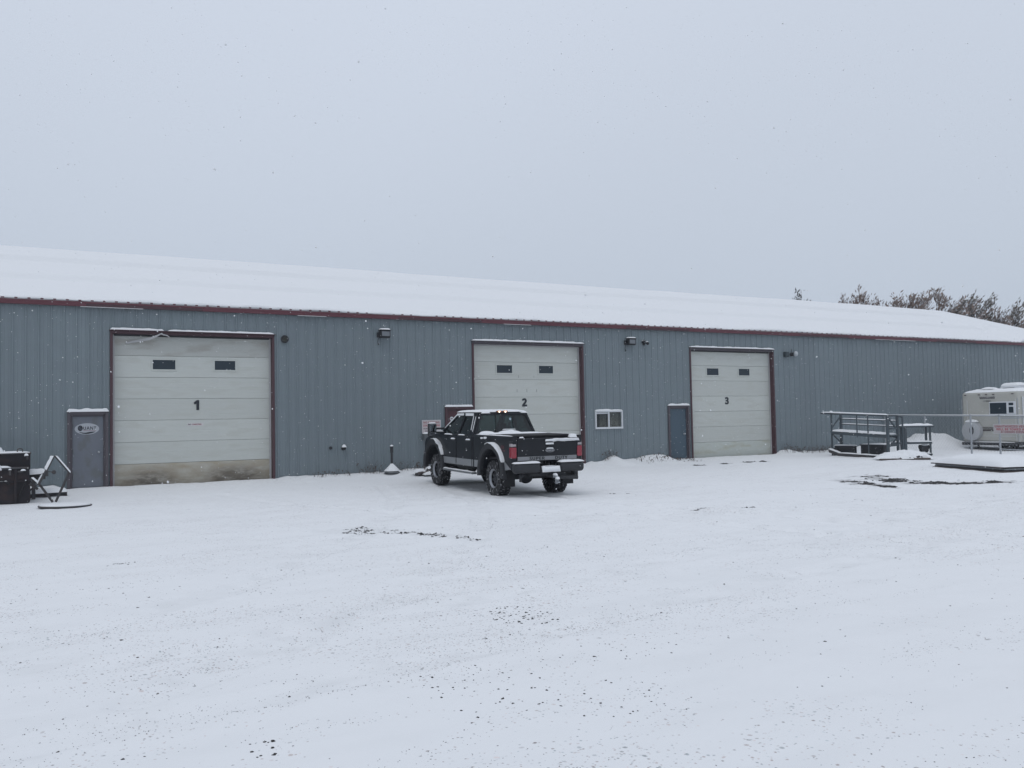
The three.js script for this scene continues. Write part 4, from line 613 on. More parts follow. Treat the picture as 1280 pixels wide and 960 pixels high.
{ const t = thing('steel_beam', 'snow topped steel beam held up beside the rusty bin', 'beam', [0, 0, 0]);
  obj('web', [bar([-0.32, 0.42, 1.55], [0.16, 0.45, 1.55], 0.03, 0.13)], M.steel, t); obj('flange', [bar([-0.32, 0.485, 1.55], [0.16, 0.515, 1.55], 0.2, 0.02), bar([-0.32, 0.355, 1.55], [0.16, 0.385, 1.55], 0.2, 0.02)], M.steel, t);
  obj('support', [bar([-0.10, -0.12, 1.52], [-0.10, 0.36, 1.52], 0.08)], M.steel, t);
  obj('snow', [snowCap(0.50, 0.24, 0.13, 85, { cell: 0.04, rough: 0.2, e: 8, f: 4 }).rotateZ(0.06).translate(-0.07, 0.505, 1.55)], M.snow, t); }
{ const y = -0.13, t = thing('steel_beam', 'long steel beam on the ground under thick snow by the frame', 'beam', [0, y, 0]);
  obj('web', [bar([-0.35, 0.06, 1.22], [0.66, 0.075, 1.16], 0.03, 0.10)], M.steel, t); obj('flange', [bar([-0.35, 0.115, 1.22], [0.66, 0.13, 1.16], 0.18, 0.018), bar([-0.35, 0.012, 1.22], [0.66, 0.025, 1.16], 0.18, 0.018)], M.steel, t);
  obj('snow', [snowCap(1.02, 0.24, 0.13, 86, { cell: 0.04, rough: 0.2, e: 8, f: 4 }).rotateY(0.06).rotateZ(0.015).translate(0.155, 0.125, 1.19)], M.snow, t); }
{ const y = groundY(0.56, 3.5), t = thing('steel_disc', 'round steel disc lying flat under snow in front of the frame', 'steel disc', [0.56, y - 0.012, 3.5]); t.rotation.z = -0.02; t.rotation.x = -0.015;
  obj('disc', [new THREE.CylinderGeometry(0.56, 0.56, 0.03, 48).translate(0, 0.02, 0)], M.steel, t); obj('rim', [new THREE.TorusGeometry(0.555, 0.018, 6, 56).rotateX(Math.PI / 2).translate(0, 0.03, 0)], M.steel, t);
  const g = snowCap(1.08, 1.08, 0.055, 87, { nx: 40, nz: 40, e: 90, f: 90, rough: 0.25, jag: 0 }), p = g.attributes.position; for (let i = 0; i < p.count; i++) { const X = p.getX(i) / 0.54, Z = p.getZ(i) / 0.54; p.setX(i, 0.545 * X * Math.sqrt(1 - Z * Z / 2)); p.setZ(i, 0.545 * Z * Math.sqrt(1 - X * X / 2)); const r = Math.hypot(p.getX(i), p.getZ(i)) / 0.545; p.setY(i, p.getY(i) * Math.sqrt(Math.max(0, 1 - Math.pow(r, 10)))); } g.computeVertexNormals();
  obj('snow', [g.translate(0, 0.036, 0)], M.snow, t); }

// ------------------------------------------------------------------ rack, table, sheets, fence and camper at the far end
{ const t = thing('steel_rack', 'tall blue grey steel pipe rack with a snow covered shelf', 'rack', [28.2, 0, 2.0], Math.atan2(0.35, -2.9) - Math.PI / 2 + Math.PI);
  t.rotation.y = 0; t.position.set(28.2, groundY(28.2, 3) - 0.02, 2.0);
  const dir = V(-0.12, 0, 0.993), L = 2.92, bk = V(0.52, 0, 0.03);
  const q = (a, h, b = 0) => [dir.x * a + bk.x * b, h, dir.z * a + bk.z * b];         // a along the front, b: 0 front, 1 back
  const post = (a, b, h0, h1, w) => obj('post', [bar(q(a, h0, b), q(a, h1, b), w)], M.rackBlue, t);
  post(0, 0, 0, 1.70, 0.05); post(0, 1, 0, 1.68, 0.085); post(L, 0, 0, 1.60, 0.085); post(L, 1, 0, 1.60, 0.075); post(1.38, 0, 0.78, 1.68, 0.035); post(1.95, 0, 0, 1.64, 0.035); post(L + 0.25, 1, 0, 1.55, 0.045);
  obj('top_beam', [bar(q(-0.62, 1.74, 0.1), q(L + 0.05, 1.60, 0.1), 0.10, 0.06)], M.rackBlue, t); obj('top_beam', [bar(q(L, 1.60, 0), q(L, 1.60, 1), 0.05), bar(q(L, 1.57, 1), q(L + 0.25, 1.55, 1), 0.05)], M.rackBlue, t);
  for (const h of [1.48, 1.27]) obj('rail', [bar(q(0.02, h + 0.02, 1), q(L, h - 0.08, 1), 0.035)], M.rackBlue, t);
  obj('shelf', [new THREE.BoxGeometry(0.56, 0.05, L + 0.1).rotateY(-0.12).rotateX(0.04).translate(...q(L / 2, 0.93, 0.5))], M.rackBlue, t);
  obj('shelf_beam', [bar(q(0, 0.93, 0), q(L, 0.80, 0), 0.04, 0.07), bar(q(0, 0.93, 1), q(L, 0.80, 1), 0.04, 0.07)], M.rackBlue, t);
  for (const [a, h0, a2, h1] of [[0.02, 1.15, 0.02, 1.65], [0.02, 0.9, 0.02, 0.5]]) obj('brace', [bar(q(a, h0, 0), q(a2, h1, 1), 0.04)], M.rackBlue, t);
  obj('brace', [bar(q(L, 1.58, 0), q(L, 1.05, 1), 0.045)], M.rackBlue, t); obj('brace', [bar(q(L, 0.40, 0), q(L, 0.78, 1), 0.045)], M.rackBlue, t);
  obj('brace', [bar(q(L, 1.12, 0), q(L, 1.13, 1), 0.07)], M.rackBlue, t); obj('brace', [bar(q(L, 0.48, 0), q(L, 0.5, 1), 0.07)], M.rackBlue, t);
  obj('base_beam', [bar(q(-0.1, 0.22, -0.1), q(0.5, 0.08, -0.15), 0.1, 0.12)], M.steel, t); obj('base_beam', [bar(q(0.45, 0.09, -0.2), q(L - 0.1, 0.05, -0.1), 0.1, 0.1)], M.steel, t);
  const sn = (a, b, h0, h1, bb, w, h, k) => place(snowCap(1, w, h, k, { nx: 24, nz: 4, e: 14, f: 3, scale: 0.3 }).rotateY(Math.PI / 2).translate(0, 0, 0.5), V(...q(a, h0, bb)), V(...q(b, h1, bb)));
  obj('snow', [sn(-0.6, L, 1.775, 1.635, 0.1, 0.12, 0.045, 91), sn(0.05, L, 1.515, 1.415, 1, 0.05, 0.03, 92), sn(0.05, L, 1.305, 1.205, 1, 0.05, 0.03, 93), snowCap(L - 0.1, 0.56, 0.085, 94, { cell: 0.06, e: 14, f: 6 }).rotateY(Math.PI / 2).rotateY(-0.12).rotateX(0.045).translate(...q(L / 2 - 0.1, 0.945, 0.5)), sn(-0.1, 0.5, 0.29, 0.15, -0.12, 0.14, 0.05, 95), sn(0.5, L - 0.2, 0.145, 0.10, -0.15, 0.14, 0.04, 96), snowCap(0.16, 0.16, 0.09, 97, { e: 2, f: 2, cell: 0.04 }).translate(...q(-0.05, 1.76, 0.1)), snowCap(0.5, 0.4, 0.1, 98, { e: 2, f: 2 }).translate(...q(2.75, 0.86, 0.7))], M.snow, t); }
{ const y = groundY(28.9, 3.0), t = thing('plastic_tote', 'dark perforated tote with snow on top stored under the rack', 'tote', [28.75, y, 3.6], -1.45);
  obj('bin_body', [rbox(1.0, 0.42, 0.4, 0, 0.22, 0, 0.03)], M.dark, t); obj('rim', [rbox(1.05, 0.05, 0.45, 0, 0.44, 0, 0.015)], M.dark, t); obj('snow', [snowCap(1.0, 0.4, 0.05, 101, { cell: 0.05, jag: 0.2 }).translate(0, 0.462, 0)], M.snow, t); }
{ const y = groundY(28.3, 2.4), t = thing('timber_board', 'snowy board propped low at the foot of the rack', 'board', [28.45, y, 2.45], -1.45);
  obj('board', [rbox(0.95, 0.30, 0.05, 0, 0.24, 0, 0.01)], M.dark, t); obj('foot', [rbox(0.06, 0.30, 0.2, -0.4, 0.14, 0.1, 0.01), rbox(0.06, 0.30, 0.2, 0.4, 0.14, 0.1, 0.01)], M.dark, t); obj('snow', [snowCap(0.98, 0.14, 0.055, 102, { cell: 0.05 }).translate(0, 0.39, 0)], M.snow, t); }
{ const y = groundY(30.2, 4.35), t = thing('work_table', 'snow topped steel work table frame standing next to the rack', 'table', [30.2, y - 0.03, 4.35], -0.52);
  const h = 1.20, w = 1.08, d = 0.34;
  for (const [a, b, r] of [[-1, 1, 0.09], [-1, -1, 0.10], [1, 1, 0.06], [1, -1, 0.06]]) obj('leg', [bar([a * (w / 2 - 0.06), 0, b * d / 2], [a * (w / 2 - 0.06), h - 0.06, b * d / 2], r)], M.rackBlue, t);
  obj('top', [rbox(w + 0.14, 0.07, d + 0.14, 0.02, h - 0.03, 0, 0.012)], M.rackBlue, t); obj('lower_rail', [bar([-w / 2 - 0.5, 0.53, d / 2], [w / 2, 0.53, d / 2], 0.05, 0.08), bar([-w / 2, 0.53, -d / 2], [w / 2, 0.53, -d / 2], 0.05, 0.08)], M.rackBlue, t); obj('base_rail', [bar([-w / 2, 0.08, d / 2], [w / 2, 0.08, d / 2], 0.06), bar([-w / 2, 0.08, -d / 2], [w / 2, 0.08, -d / 2], 0.06)], M.rackBlue, t);
  obj('machine', [rbox(0.30, 0.24, 0.24, 0.30, 0.30, 0, 0.05), tube([0.12, 0.36, 0], [0.48, 0.36, 0], 0.09, 14)], M.dark, t);
  obj('snow', [snowCap(w + 0.12, d + 0.12, 0.075, 111, { cell: 0.05, rough: 0.6 }).translate(0.02, h + 0.005, 0), snowCap(0.9, 0.12, 0.05, 112, { cell: 0.05 }).translate(0.1, 0.57, d / 2), snowCap(0.9, 0.12, 0.05, 113, { cell: 0.05 }).translate(0.05, 0.11, d / 2), snowCap(0.25, 0.2, 0.12, 114, { e: 2, f: 2, cell: 0.04 }).translate(0.32, 0.42, 0)], M.snow, t); }
{ const t = thing('snowed_scrap_heap', 'low heap of scrap buried under a smooth mound of snow', 'scrap heap', [27.75, groundY(27.8, 5.5) - 0.02, 5.6], -0.52);
  obj('snow', [snowCap(1.85, 1.0, 0.27, 121, { cell: 0.05, e: 2, f: 2, rough: 0.35, jag: 0.2 }).translate(0, 0.05, 0), snowCap(0.8, 0.5, 0.12, 122, { cell: 0.05, e: 2, f: 2 }).translate(-0.75, 0.06, 0.25)], M.snow, t);
  obj('board', [rbox(1.2, 0.05, 0.14, -0.5, 0.05, 0.42, 0.008).rotateY(0.08)], M.wood, t); obj('board', [rbox(0.9, 0.06, 0.10, 0.35, 0.05, 0.44, 0.008).rotateY(-0.14)], M.wood, t);
  const r = []; for (let i = 0; i < 40; i++) { const a = rr(-0.85, 0.85); r.push(new THREE.IcosahedronGeometry(rr(0.02, 0.05), 0).scale(1, 0.7, 1).translate(a, 0.04 + rr(0, 0.1), 0.48 * Math.sqrt(Math.max(0.02, 1 - a * a)) + rr(-0.04, 0.04))); } tag(obj('rubble', r, M.steel, t), null, null, null, 'stuff'); }
{ // stack of old sheets: corner C nearest the camera
  const t = thing('sheet_stack', 'stack of weathered dark plywood sheets under thick rounded snow', 'stack of sheets', [25.46, groundY(25, 10) - 0.05, 10.40], -0.32);
  const W = 1.75, D = 3.05, mats = [M.wood, M.steel, M.greyMetal, M.steel, M.wood];
  for (let k = 0; k < 4; k++) { const s = obj('sheet', [rbox(W + rr(-0.16, 0.06), 0.034, D + rr(-0.1, 0.08), rr(-0.05, 0.05), 0.045 + k * 0.04, rr(-0.06, 0.06), 0.006)], mats[k], t); s.rotation.y = rr(-0.02, 0.02); }
  for (const z of [-1.1, 0, 1.1]) obj('bearer', [rbox(W - 0.1, 0.05, 0.09, 0, 0.0, z, 0.006)], M.wood, t);
  obj('snow', [snowCap(W + 0.02, D + 0.04, 0.30, 131, { cell: 0.07, e: 2.6, f: 2.8, rough: 0.14, jag: 0.02, scale: 0.8 }).translate(0, 0.186, 0)], M.snow, t); }
{ // chain link fence running from the wall towards the yard
  const A = V(33.88, 0, 0.0), dir = V(-1.24, 0, 3.86).normalize(), t = thing('chain_link_fence', 'grey pipe chain link fence in front of the camper', 'fence', [33.88, 0, 0]);
  const at = (s, y) => [dir.x * s, y, dir.z * s], gy = s => groundY(A.x + dir.x * s, A.z + dir.z * s);
  const top = s => 1.53 - 0.012 * s, E = 12.6;
  for (const s of [0.15, 2.9, 5.63, 7.15, 9.9, 12.6]) { obj('post', [tube(at(s, gy(s) - 0.05), at(s, top(s) + (s === 7.15 ? -0.02 : 0.03)), 0.036, 10), new THREE.SphereGeometry(0.042, 10, 6, 0, 6.3, 0, 1.6).translate(...at(s, top(s) + 0.03))], M.galv, t); }
  obj('top_rail', [tube(at(0, top(0)), at(E, top(E)), 0.024, 8)], M.galv, t); obj('bottom_rail', [tube(at(7.15, 0.20), at(E, 0.16), 0.02, 8)], M.galv, t);
  obj('brace_rail', [tube(at(7.3, top(7) - 0.09), at(9.9, top(9.9) - 0.03), 0.022, 8)], M.galv, t);
  const wires = [], H0 = 0.08, step = 0.17; for (let s = -1.5; s < E; s += step) for (const k of [1, -1]) { let s0 = k > 0 ? s : s + 1.4, h0 = H0, s1 = k > 0 ? s + 1.4 : s, h1 = H0 + 1.4; const cl = (v) => Math.max(0, Math.min(E, v)); const c0 = cl(s0), c1 = cl(s1); if (c0 === c1) continue; h0 = H0 + 1.4 * (c0 - s0) / (s1 - s0); h1 = H0 + 1.4 * (c1 - s0) / (s1 - s0); wires.push(tube(at(c0, h0), at(c1, Math.min(h1, 1.47)), 0.0022, 3)); }
  tag(obj('wire_mesh', wires, M.galv, t), null, null, null, 'stuff');
  obj('snow', [place(snowCap(1, 0.045, 0.022, 141, { nx: 80, nz: 3, e: 40, f: 2 }).rotateY(Math.PI / 2).translate(0, 0.02, 0.5), V(...at(0, top(0))), V(...at(E, top(E))))], M.snow, t);
  const tx = signTex(512, 128, (c, w, h) => { c.fillStyle = '#b4aeae'; c.fillRect(0, 0, w, h); c.textAlign = 'center'; c.textBaseline = 'middle'; c.font = 'bold 42px sans-serif'; c.fillStyle = '#8e2c38'; c.fillText('UNAUTHORIZED VEHICLES', w / 2, 28, 490); c.fillStyle = '#a52b3c'; c.fillText('WILL BE TOWED AWAY', w / 2, 68, 490); c.fillStyle = '#7c3038'; c.fillText('AT OWNERS EXPENSE', w / 2, 106, 330); });
  const sp = V(31.30, 0.955, 7.62), u = thing('towing_sign', 'white sign with three lines of red lettering on the fence', 'sign', [sp.x, sp.y, sp.z], Math.atan2(-dir.z, dir.x) + Math.PI);
  u.position.set(A.x + dir.x * 7.9 - 0.045 * dir.z, 0.955, A.z + dir.z * 7.9 + 0.045 * dir.x); u.rotation.y = Math.atan2(dir.x, dir.z) - Math.PI / 2;
  obj('panel', [rbox(2.0, 0.36, 0.012, 0, 0, 0, 0.003)], M.whiteVinyl, u); obj('print', [new THREE.PlaneGeometry(1.97, 0.34).translate(0, 0, 0.0085)], std([1, 1, 1], 0.5, { map: tx }), u); obj('tie', [tube([-0.7, 0.14, -0.05], [-0.7, 0.14, 0.012], 0.01, 6), tube([0.7, 0.14, -0.05], [0.7, 0.14, 0.012], 0.01, 6)], M.galv, u); }
{ // camper: rear wall faces -x, near side faces the yard; origin at the middle of the rear edge on the ground
  const t = thing('camper_trailer', 'cream travel trailer with covered spare wheel and snow on its roof', 'camper', [35.8, groundY(36.5, 5) , 3.82]);
  const cream = std([1, 1, 1], 0.5, { map: grime(256, [0.46, 0.455, 0.415], [0.37, 0.365, 0.33], 0.6, 4, 4, 161) }), brown = std([0.05, 0.04, 0.036], 0.6);
  const W = 2.5, L = 5.8, H0 = 0.34, H1 = 2.53;
  obj('body', [rbox(L, H1 - H0, W, L / 2, (H0 + H1) / 2, 0, 0.13, 4)], cream, t);
  obj('skirt', [rbox(L - 0.1, 0.16, W - 0.06, L / 2, 0.30, 0, 0.02)], M.dark, t); obj('rear_bumper', [rbox(0.12, 0.13, W - 0.1, -0.09, 0.29, 0, 0.015)], M.dark, t);
  const X = -0.012, zz = f => (f - 0.5) * W;                   // f: 0 far edge, 1 near edge of the rear wall
  const win = obj('window', [rbox(0.03, 0.56, 1.16, X, 1.80, 0.60, 0.012)], M.whiteVinyl, t); obj('pane', [rbox(0.02, 0.47, 0.72, X - 0.016, 1.80, 0.42, 0.05)], M.paneDark, win); obj('vent_pane', [rbox(0.02, 0.11, 0.20, X - 0.016, 1.97, 0.98, 0.01), rbox(0.02, 0.25, 0.20, X - 0.016, 1.73, 0.98, 0.01)], M.paneDark, win); obj('sill', [rbox(0.07, 0.04, 1.2, X - 0.03, 1.52, 0.60, 0.01)], M.galv, win);
  const sw = obj('spare_wheel', [new THREE.CylinderGeometry(0.42, 0.43, 0.20, 32).rotateZ(Math.PI / 2).translate(-0.12, 0.84, -0.72), new THREE.SphereGeometry(0.42, 28, 14).scale(0.16, 1, 1).translate(-0.2, 0.84, -0.72)], std([0.40, 0.41, 0.42], 0.6), t); obj('hub_opening', [new THREE.CylinderGeometry(0.13, 0.15, 0.02, 22).rotateZ(Math.PI / 2).scale(1, 1.25, 0.7).translate(-0.268, 0.86, -0.66)], M.dark, sw);
  for (const [y, h] of [[0.99, 0.025], [0.93, 0.022], [0.865, 0.06]]) obj('stripe', [rbox(0.012, h, 1.66, X, y, 0.38, 0.003)], brown, t);
  obj('stripe', [rbox(0.012, 0.05, 0.2, X, 0.865, -1.12, 0.003)], brown, t);
  for (const z of [-1.05, -0.42, -0.1, 0.22, 1.05]) obj('marker_light', [rbox(0.03, 0.035, 0.10, X - 0.003, 2.40, z, 0.01)], std([0.045, 0.02, 0.03], 0.3), t);
  obj('tail_light', [rbox(0.03, 0.10, 0.2, X, 0.78, -1.1, 0.015)], std([0.10, 0.012, 0.015], 0.3), t); obj('tail_light', [rbox(0.03, 0.10, 0.2, X, 0.78, 1.08, 0.015)], std([0.10, 0.012, 0.015], 0.3), t);
  obj('name_lettering', [text('VANGUARD', 0.092, 0.004).rotateY(-Math.PI / 2).translate(X + 0.006, 2.26, -0.06)], std([0.03, 0.028, 0.05], 0.5), t); obj('model_lettering', [text('LT SERIES', 0.052, 0.004).rotateY(-Math.PI / 2).translate(X + 0.006, 2.12, -0.06)], std([0.09, 0.085, 0.09], 0.5), t);
  obj('panel_seam', [rbox(0.012, 1.75, 0.012, X, 1.3, -0.98, 0.003), rbox(0.012, 1.75, 0.012, X, 1.3, 1.16, 0.003), rbox(0.012, 0.012, 2.3, X, 0.62, 0, 0.003)], M.whiteVinyl, t);
  const Z = W / 2 + 0.012; const w2 = obj('side_window', [rbox(1.0, 0.62, 0.03, 0.95, 1.65, Z, 0.02)], M.whiteVinyl, t); obj('side_pane', [rbox(0.88, 0.50, 0.02, 0.95, 1.65, Z + 0.012, 0.02)], M.paneDark, w2);
  obj('awning_arm', [rbox(0.05, 1.9, 0.05, 0.30, 1.32, Z + 0.03, 0.012)], M.whiteVinyl, t); obj('side_stripe', [rbox(L - 0.4, 0.06, 0.012, L / 2, 0.865, Z, 0.003)], brown, t);
  obj('corner_trim', [rbox(0.03, 1.85, 0.03, 0.01, 1.3, W / 2 - 0.01, 0.01), rbox(0.03, 1.85, 0.03, 0.01, 1.3, -W / 2 + 0.01, 0.01)], M.galv, t);
  const rv = obj('roof_unit', [rbox(1.15, 0.24, 0.78, 1.3, 2.64, 0.45, 0.07)], M.whiteVinyl, t); obj('grille_slot', [box(0.01, 0.08, 0.5, 0.722, 2.64, 0.45)], M.greyMetal, rv);
  obj('roof_snow', [snowCap(L - 0.05, W - 0.06, 0.17, 151, { cell: 0.11, e: 8, f: 6, rough: 0.2 }).translate(L / 2, H1 - 0.035, 0), snowCap(1.12, 0.78, 0.14, 152, { cell: 0.06, e: 6, f: 5, rough: 0.15 }).translate(1.3, 2.755, 0.45), snowCap(0.5, 0.6, 0.09, 153, { e: 2, f: 2 }).translate(0.5, 2.64, -0.25)], M.snow, t);
  obj('wheel_snow', [snowCap(0.24, 0.56, 0.10, 154, { cell: 0.04, e: 4, f: 2 }).translate(-0.12, 1.225, -0.72), snowCap(0.14, 2.3, 0.03, 155, { cell: 0.06 }).translate(-0.09, 0.355, 0)], M.snow, t);
  for (const [x, z] of [[2.7, 1], [3.5, 1], [2.7, -1], [3.5, -1]]) { const w = obj('wheel', [new THREE.CylinderGeometry(0.33, 0.33, 0.2, 24).rotateX(Math.PI / 2).translate(x, 0.31, z * 1.08)], M.rubber, t); obj('hub_cap', [new THREE.CylinderGeometry(0.17, 0.18, 0.02, 18).rotateX(Math.PI / 2).translate(x, 0.31, z * 1.19)], M.galv, w); }
  for (const z of [-0.8, 0.8]) obj('stabilizer', [bar([0.4, 0.0, z], [0.4, 0.3, z], 0.06)], M.dark, t); }

// ------------------------------------------------------------------ trees beyond the building, leaning with the wind
{
  const bark = std([0.085, 0.075, 0.07], 0.9), wind = V(0.62, 0, 0.34);
  const leafM = new THREE.MeshStandardMaterial({ vertexColors: true, roughness: 1, side: THREE.DoubleSide });
  function tree(x, z, H, spread, dens, lean, cols, label) {
    const t = thing('windblown_tree', label, 'tree', [x, -0.2, z], 0, 'trees behind the workshop'), trunk = [], br = [], tips = [];
    const grow = (p, d, len, r, lv, bits) => {
      let q = p.clone(), n = lv === 0 ? 6 : 3;
      for (let k = 0; k < n; k++) {
        const e = d.clone().multiplyScalar(len / n), f = q.clone().add(e), r1 = r * (1 - 0.62 * (k + 1) / n);
        bits.push(tube([q.x, q.y, q.z], [f.x, f.y, f.z], r * (1 - 0.62 * k / n), lv < 2 ? 6 : 4, r1)); q = f;
        d = d.clone().add(V(rr(-0.2, 0.2), rr(-0.06, 0.16), rr(-0.2, 0.2))).addScaledVector(wind, lean * 0.09).normalize();
        if (lv < 3 && (lv > 0 || k > 0)) { const c = lv === 0 ? 3 : 2; for (let m = 0; m < c; m++) { const a = rr(0, 6.28), o = V(Math.cos(a), rr(0.35, 1.1), Math.sin(a)).multiplyScalar(0.75 * spread).add(d.clone().multiplyScalar(0.9)).addScaledVector(wind, lean * 0.35).normalize(); grow(q, o, len * (lv === 0 ? rr(0.26, 0.42) : rr(0.42, 0.62)), r1 * 0.55, lv + 1, br); } }
      }
      if (lv >= 2) tips.push([q, d]);
    };
    grow(V(0, 0, 0), V(0, 1, 0).addScaledVector(wind, lean * 0.12).normalize(), H * 0.86, 0.10 + H * 0.008, 0, trunk);
    let mx = 0; for (const [q] of tips) mx = Math.max(mx, q.y); t.scale.setScalar(H / mx);
    obj('trunk', trunk, bark, t); obj('branches', br, bark, t);
    const p = [], c = [], sp = [], N = Math.round(tips.length * dens * 2.3);
    for (let i = 0; i < N; i++) {
      const [q, d] = tips[Math.floor(rnd() * tips.length)], L = rr(0.25, 0.62), w = L * rr(0.09, 0.2), o = q.clone().addScaledVector(d, rr(-1.1, 0.2)).add(V(rr(-0.25, 0.25), rr(-0.25, 0.2), rr(-0.25, 0.25)));
      const a = d.clone().add(V(rr(-0.6, 0.6), rr(-0.25, 0.7), rr(-0.6, 0.6))).addScaledVector(wind, lean * 0.6).normalize(), b = a.clone().cross(V(rr(-1, 1), rr(-1, 1), rr(-1, 1))).normalize().multiplyScalar(w), e = o.clone().addScaledVector(a, L), m = o.clone().addScaledVector(a, L * 0.45);
      const white = rnd() < 0.2, A = white ? sp : p; A.push(o.x, o.y, o.z, m.x + b.x, m.y + b.y, m.z + b.z, e.x, e.y, e.z, o.x, o.y, o.z, e.x, e.y, e.z, m.x - b.x, m.y - b.y, m.z - b.z);
      if (!white) { const k = cols[Math.floor(rnd() * cols.length)], v = rr(0.75, 1.2); for (let n = 0; n < 6; n++) c.push(k[0] * v, k[1] * v, k[2] * v); }
    }
    const g = new THREE.BufferGeometry(); g.setAttribute('position', new THREE.Float32BufferAttribute(p, 3)); g.setAttribute('color', new THREE.Float32BufferAttribute(c, 3)); g.computeVertexNormals();
    const m = new THREE.Mesh(g, leafM); m.name = 'crown'; m.userData.kind = 'stuff'; m.castShadow = m.receiveShadow = true; t.add(m);
    const s = new THREE.BufferGeometry(); s.setAttribute('position', new THREE.Float32BufferAttribute(sp, 3)); s.computeVertexNormals(); obj('snow', [s], std([0.8, 0.82, 0.85], 0.95, { side: THREE.DoubleSide }), t).userData.kind = 'stuff';
  }
  const BR = [[0.23, 0.175, 0.145], [0.25, 0.185, 0.150], [0.20, 0.158, 0.138]], OL = [[0.175, 0.155, 0.125], [0.20, 0.17, 0.14], [0.15, 0.138, 0.118]], GR = [[0.12, 0.12, 0.112], [0.095, 0.098, 0.092]];
  const list = [
    [59.2, -26.1, 12.6, 0.5, 4.0, 0.4, GR, 'thin twin stemmed sapling, first above the snowy ridge line'],
    [60.6, -25.3, 12.3, 0.9, 6.0, 0.4, BR, 'small round brown tree next after the thin sapling'],
    [61.8, -24.7, 12.7, 0.8, 6.5, 0.5, BR, 'taller brown tree with a spiky top above the ridge'],
    [63.0, -24.0, 11.9, 0.8, 3.0, 0.5, BR, 'low faint brown tree beside the spiky topped one'],
    [64.1, -23.4, 12.0, 1.1, 7.5, 0.6, BR, 'broad brown tree showing its dense crown over the ridge'],
    [65.2, -22.8, 12.1, 1.0, 6.5, 0.7, BR, 'brown tree with bare upper twigs next to the broad one'],
    [66.4, -22.2, 11.6, 0.7, 4, 0.7, GR, 'slim grey tree peeking over just before the ridge end'],
    [67.2, -21.8, 11.6, 0.6, 3.0, 0.9, GR, 'small bent grey tree directly at the ridge end'],
    [68.4, -21.1, 11.80, 0.7, 4.5, 0.8, OL, 'tall open tree with forked top above the roof slope'],
    [69.3, -20.6, 11.90, 0.8, 5.0, 1.1, OL, 'leaning tree with long feathery branches above the roof slope'],
    [70.6, -19.9, 11.80, 0.8, 6.0, 1.1, OL, 'olive tree with a narrow snow dusted top, mid slope'],
    [71.6, -19.4, 10.50, 0.9, 7.0, 0.8, BR, 'lowest brownish bushy tree between two olive trees'],
    [72.8, -18.7, 11.30, 1.0, 7.0, 1.0, OL, 'broadest olive tree with many bare twigs over the slope'],
    [73.9, -18.1, 10.80, 1.0, 6.0, 1.5, OL, 'last tree of the row with branches swept sideways']];
  for (const a of list) tree(...a);
}

// ------------------------------------------------------------------ loose things on the ground
{ const t = thing('debris_pile', 'snowy broken blocks lying by the wall ahead of the pickup', 'debris', [11.0, groundY(11.0, 0.9), 0.85]);
  for (const [x, y, z, w, h, d, r] of [[-0.35, 0.05, 0.15, 0.34, 0.12, 0.2, 0.4], [0.05, 0.08, 0.0, 0.26, 0.2, 0.2, -0.3], [0.38, 0.06, 0.1, 0.3, 0.14, 0.18, 0.2], [0.18, 0.05, 0.4, 0.1, 0.12, 0.1, 0.7]]) { const b = obj('block', [rbox(w, h, d, 0, 0, 0, 0.02)], M.steel, t); b.position.set(x, y, z); b.rotation.set(0.1 * r, r, 0.3 * r); }
  obj('stick', [tube([-0.5, 0.05, 0.3], [0.3, 0.16, 0.25], 0.018, 6), tube([-0.1, 0.04, 0.35], [0.55, 0.12, 0.1], 0.014, 6)], M.wood, t);
  obj('snow', [snowCap(0.42, 0.3, 0.13, 161, { e: 2, f: 2, cell: 0.04 }).translate(-0.38, 0.07, 0.1), snowCap(0.3, 0.22, 0.09, 162, { e: 2, f: 2, cell: 0.04 }).translate(0.06, 0.16, -0.02), snowCap(0.36, 0.24, 0.09, 163, { e: 2, f: 2, cell: 0.04 }).translate(0.42, 0.11, 0.08), snowCap(0.7, 0.4, 0.10, 164, { e: 2, f: 2, cell: 0.05 }).translate(0, 0, 0.25)], M.snow, t); }
{ // dry weeds poking through the drift
  const g = []; const clump = (x0, x1, n, h0, h1, z1) => { for (let i = 0; i < n; i++) { const x = rr(x0, x1), z = rr(0.12, z1), y = groundY(x, z) - 0.02, h = rr(h0, h1), a = rr(0, 6.28), l = rr(0.1, 0.9) * h; g.push(tube([x, y, z], [x + Math.cos(a) * l * 0.4, y + h * 0.6, z + Math.sin(a) * l * 0.4], 0.004, 3, 0.003), tube([x + Math.cos(a) * l * 0.4, y + h * 0.6, z + Math.sin(a) * l * 0.4], [x + Math.cos(a) * l, y + h * 0.9, z + Math.sin(a) * l], 0.003, 3, 0.001)); if (rnd() < 0.5) g.push(new THREE.IcosahedronGeometry(rr(0.008, 0.018), 0).scale(1, 1.6, 1).translate(x + Math.cos(a) * l, y + h * 0.9, z + Math.sin(a) * l)); } };
  clump(7.4, 8.6, 60, 0.05, 0.18, 0.5); clump(8.9, 9.7, 50, 0.1, 0.45, 0.3); clump(10.0, 10.6, 30, 0.1, 0.4, 0.3); clump(10.6, 11.6, 60, 0.1, 0.3, 0.7); clump(18.2, 19.0, 30, 0.12, 0.4, 0.25); clump(19.6, 22.2, 200, 0.03, 0.12, 1.1); clump(27.2, 30.5, 260, 0.08, 0.3, 0.8);
  tag(obj('dry_weeds', g, std([0.085, 0.062, 0.05], 0.9)), 'dry brown weeds sticking out of the snow along the wall', 'weeds', null, 'stuff'); }
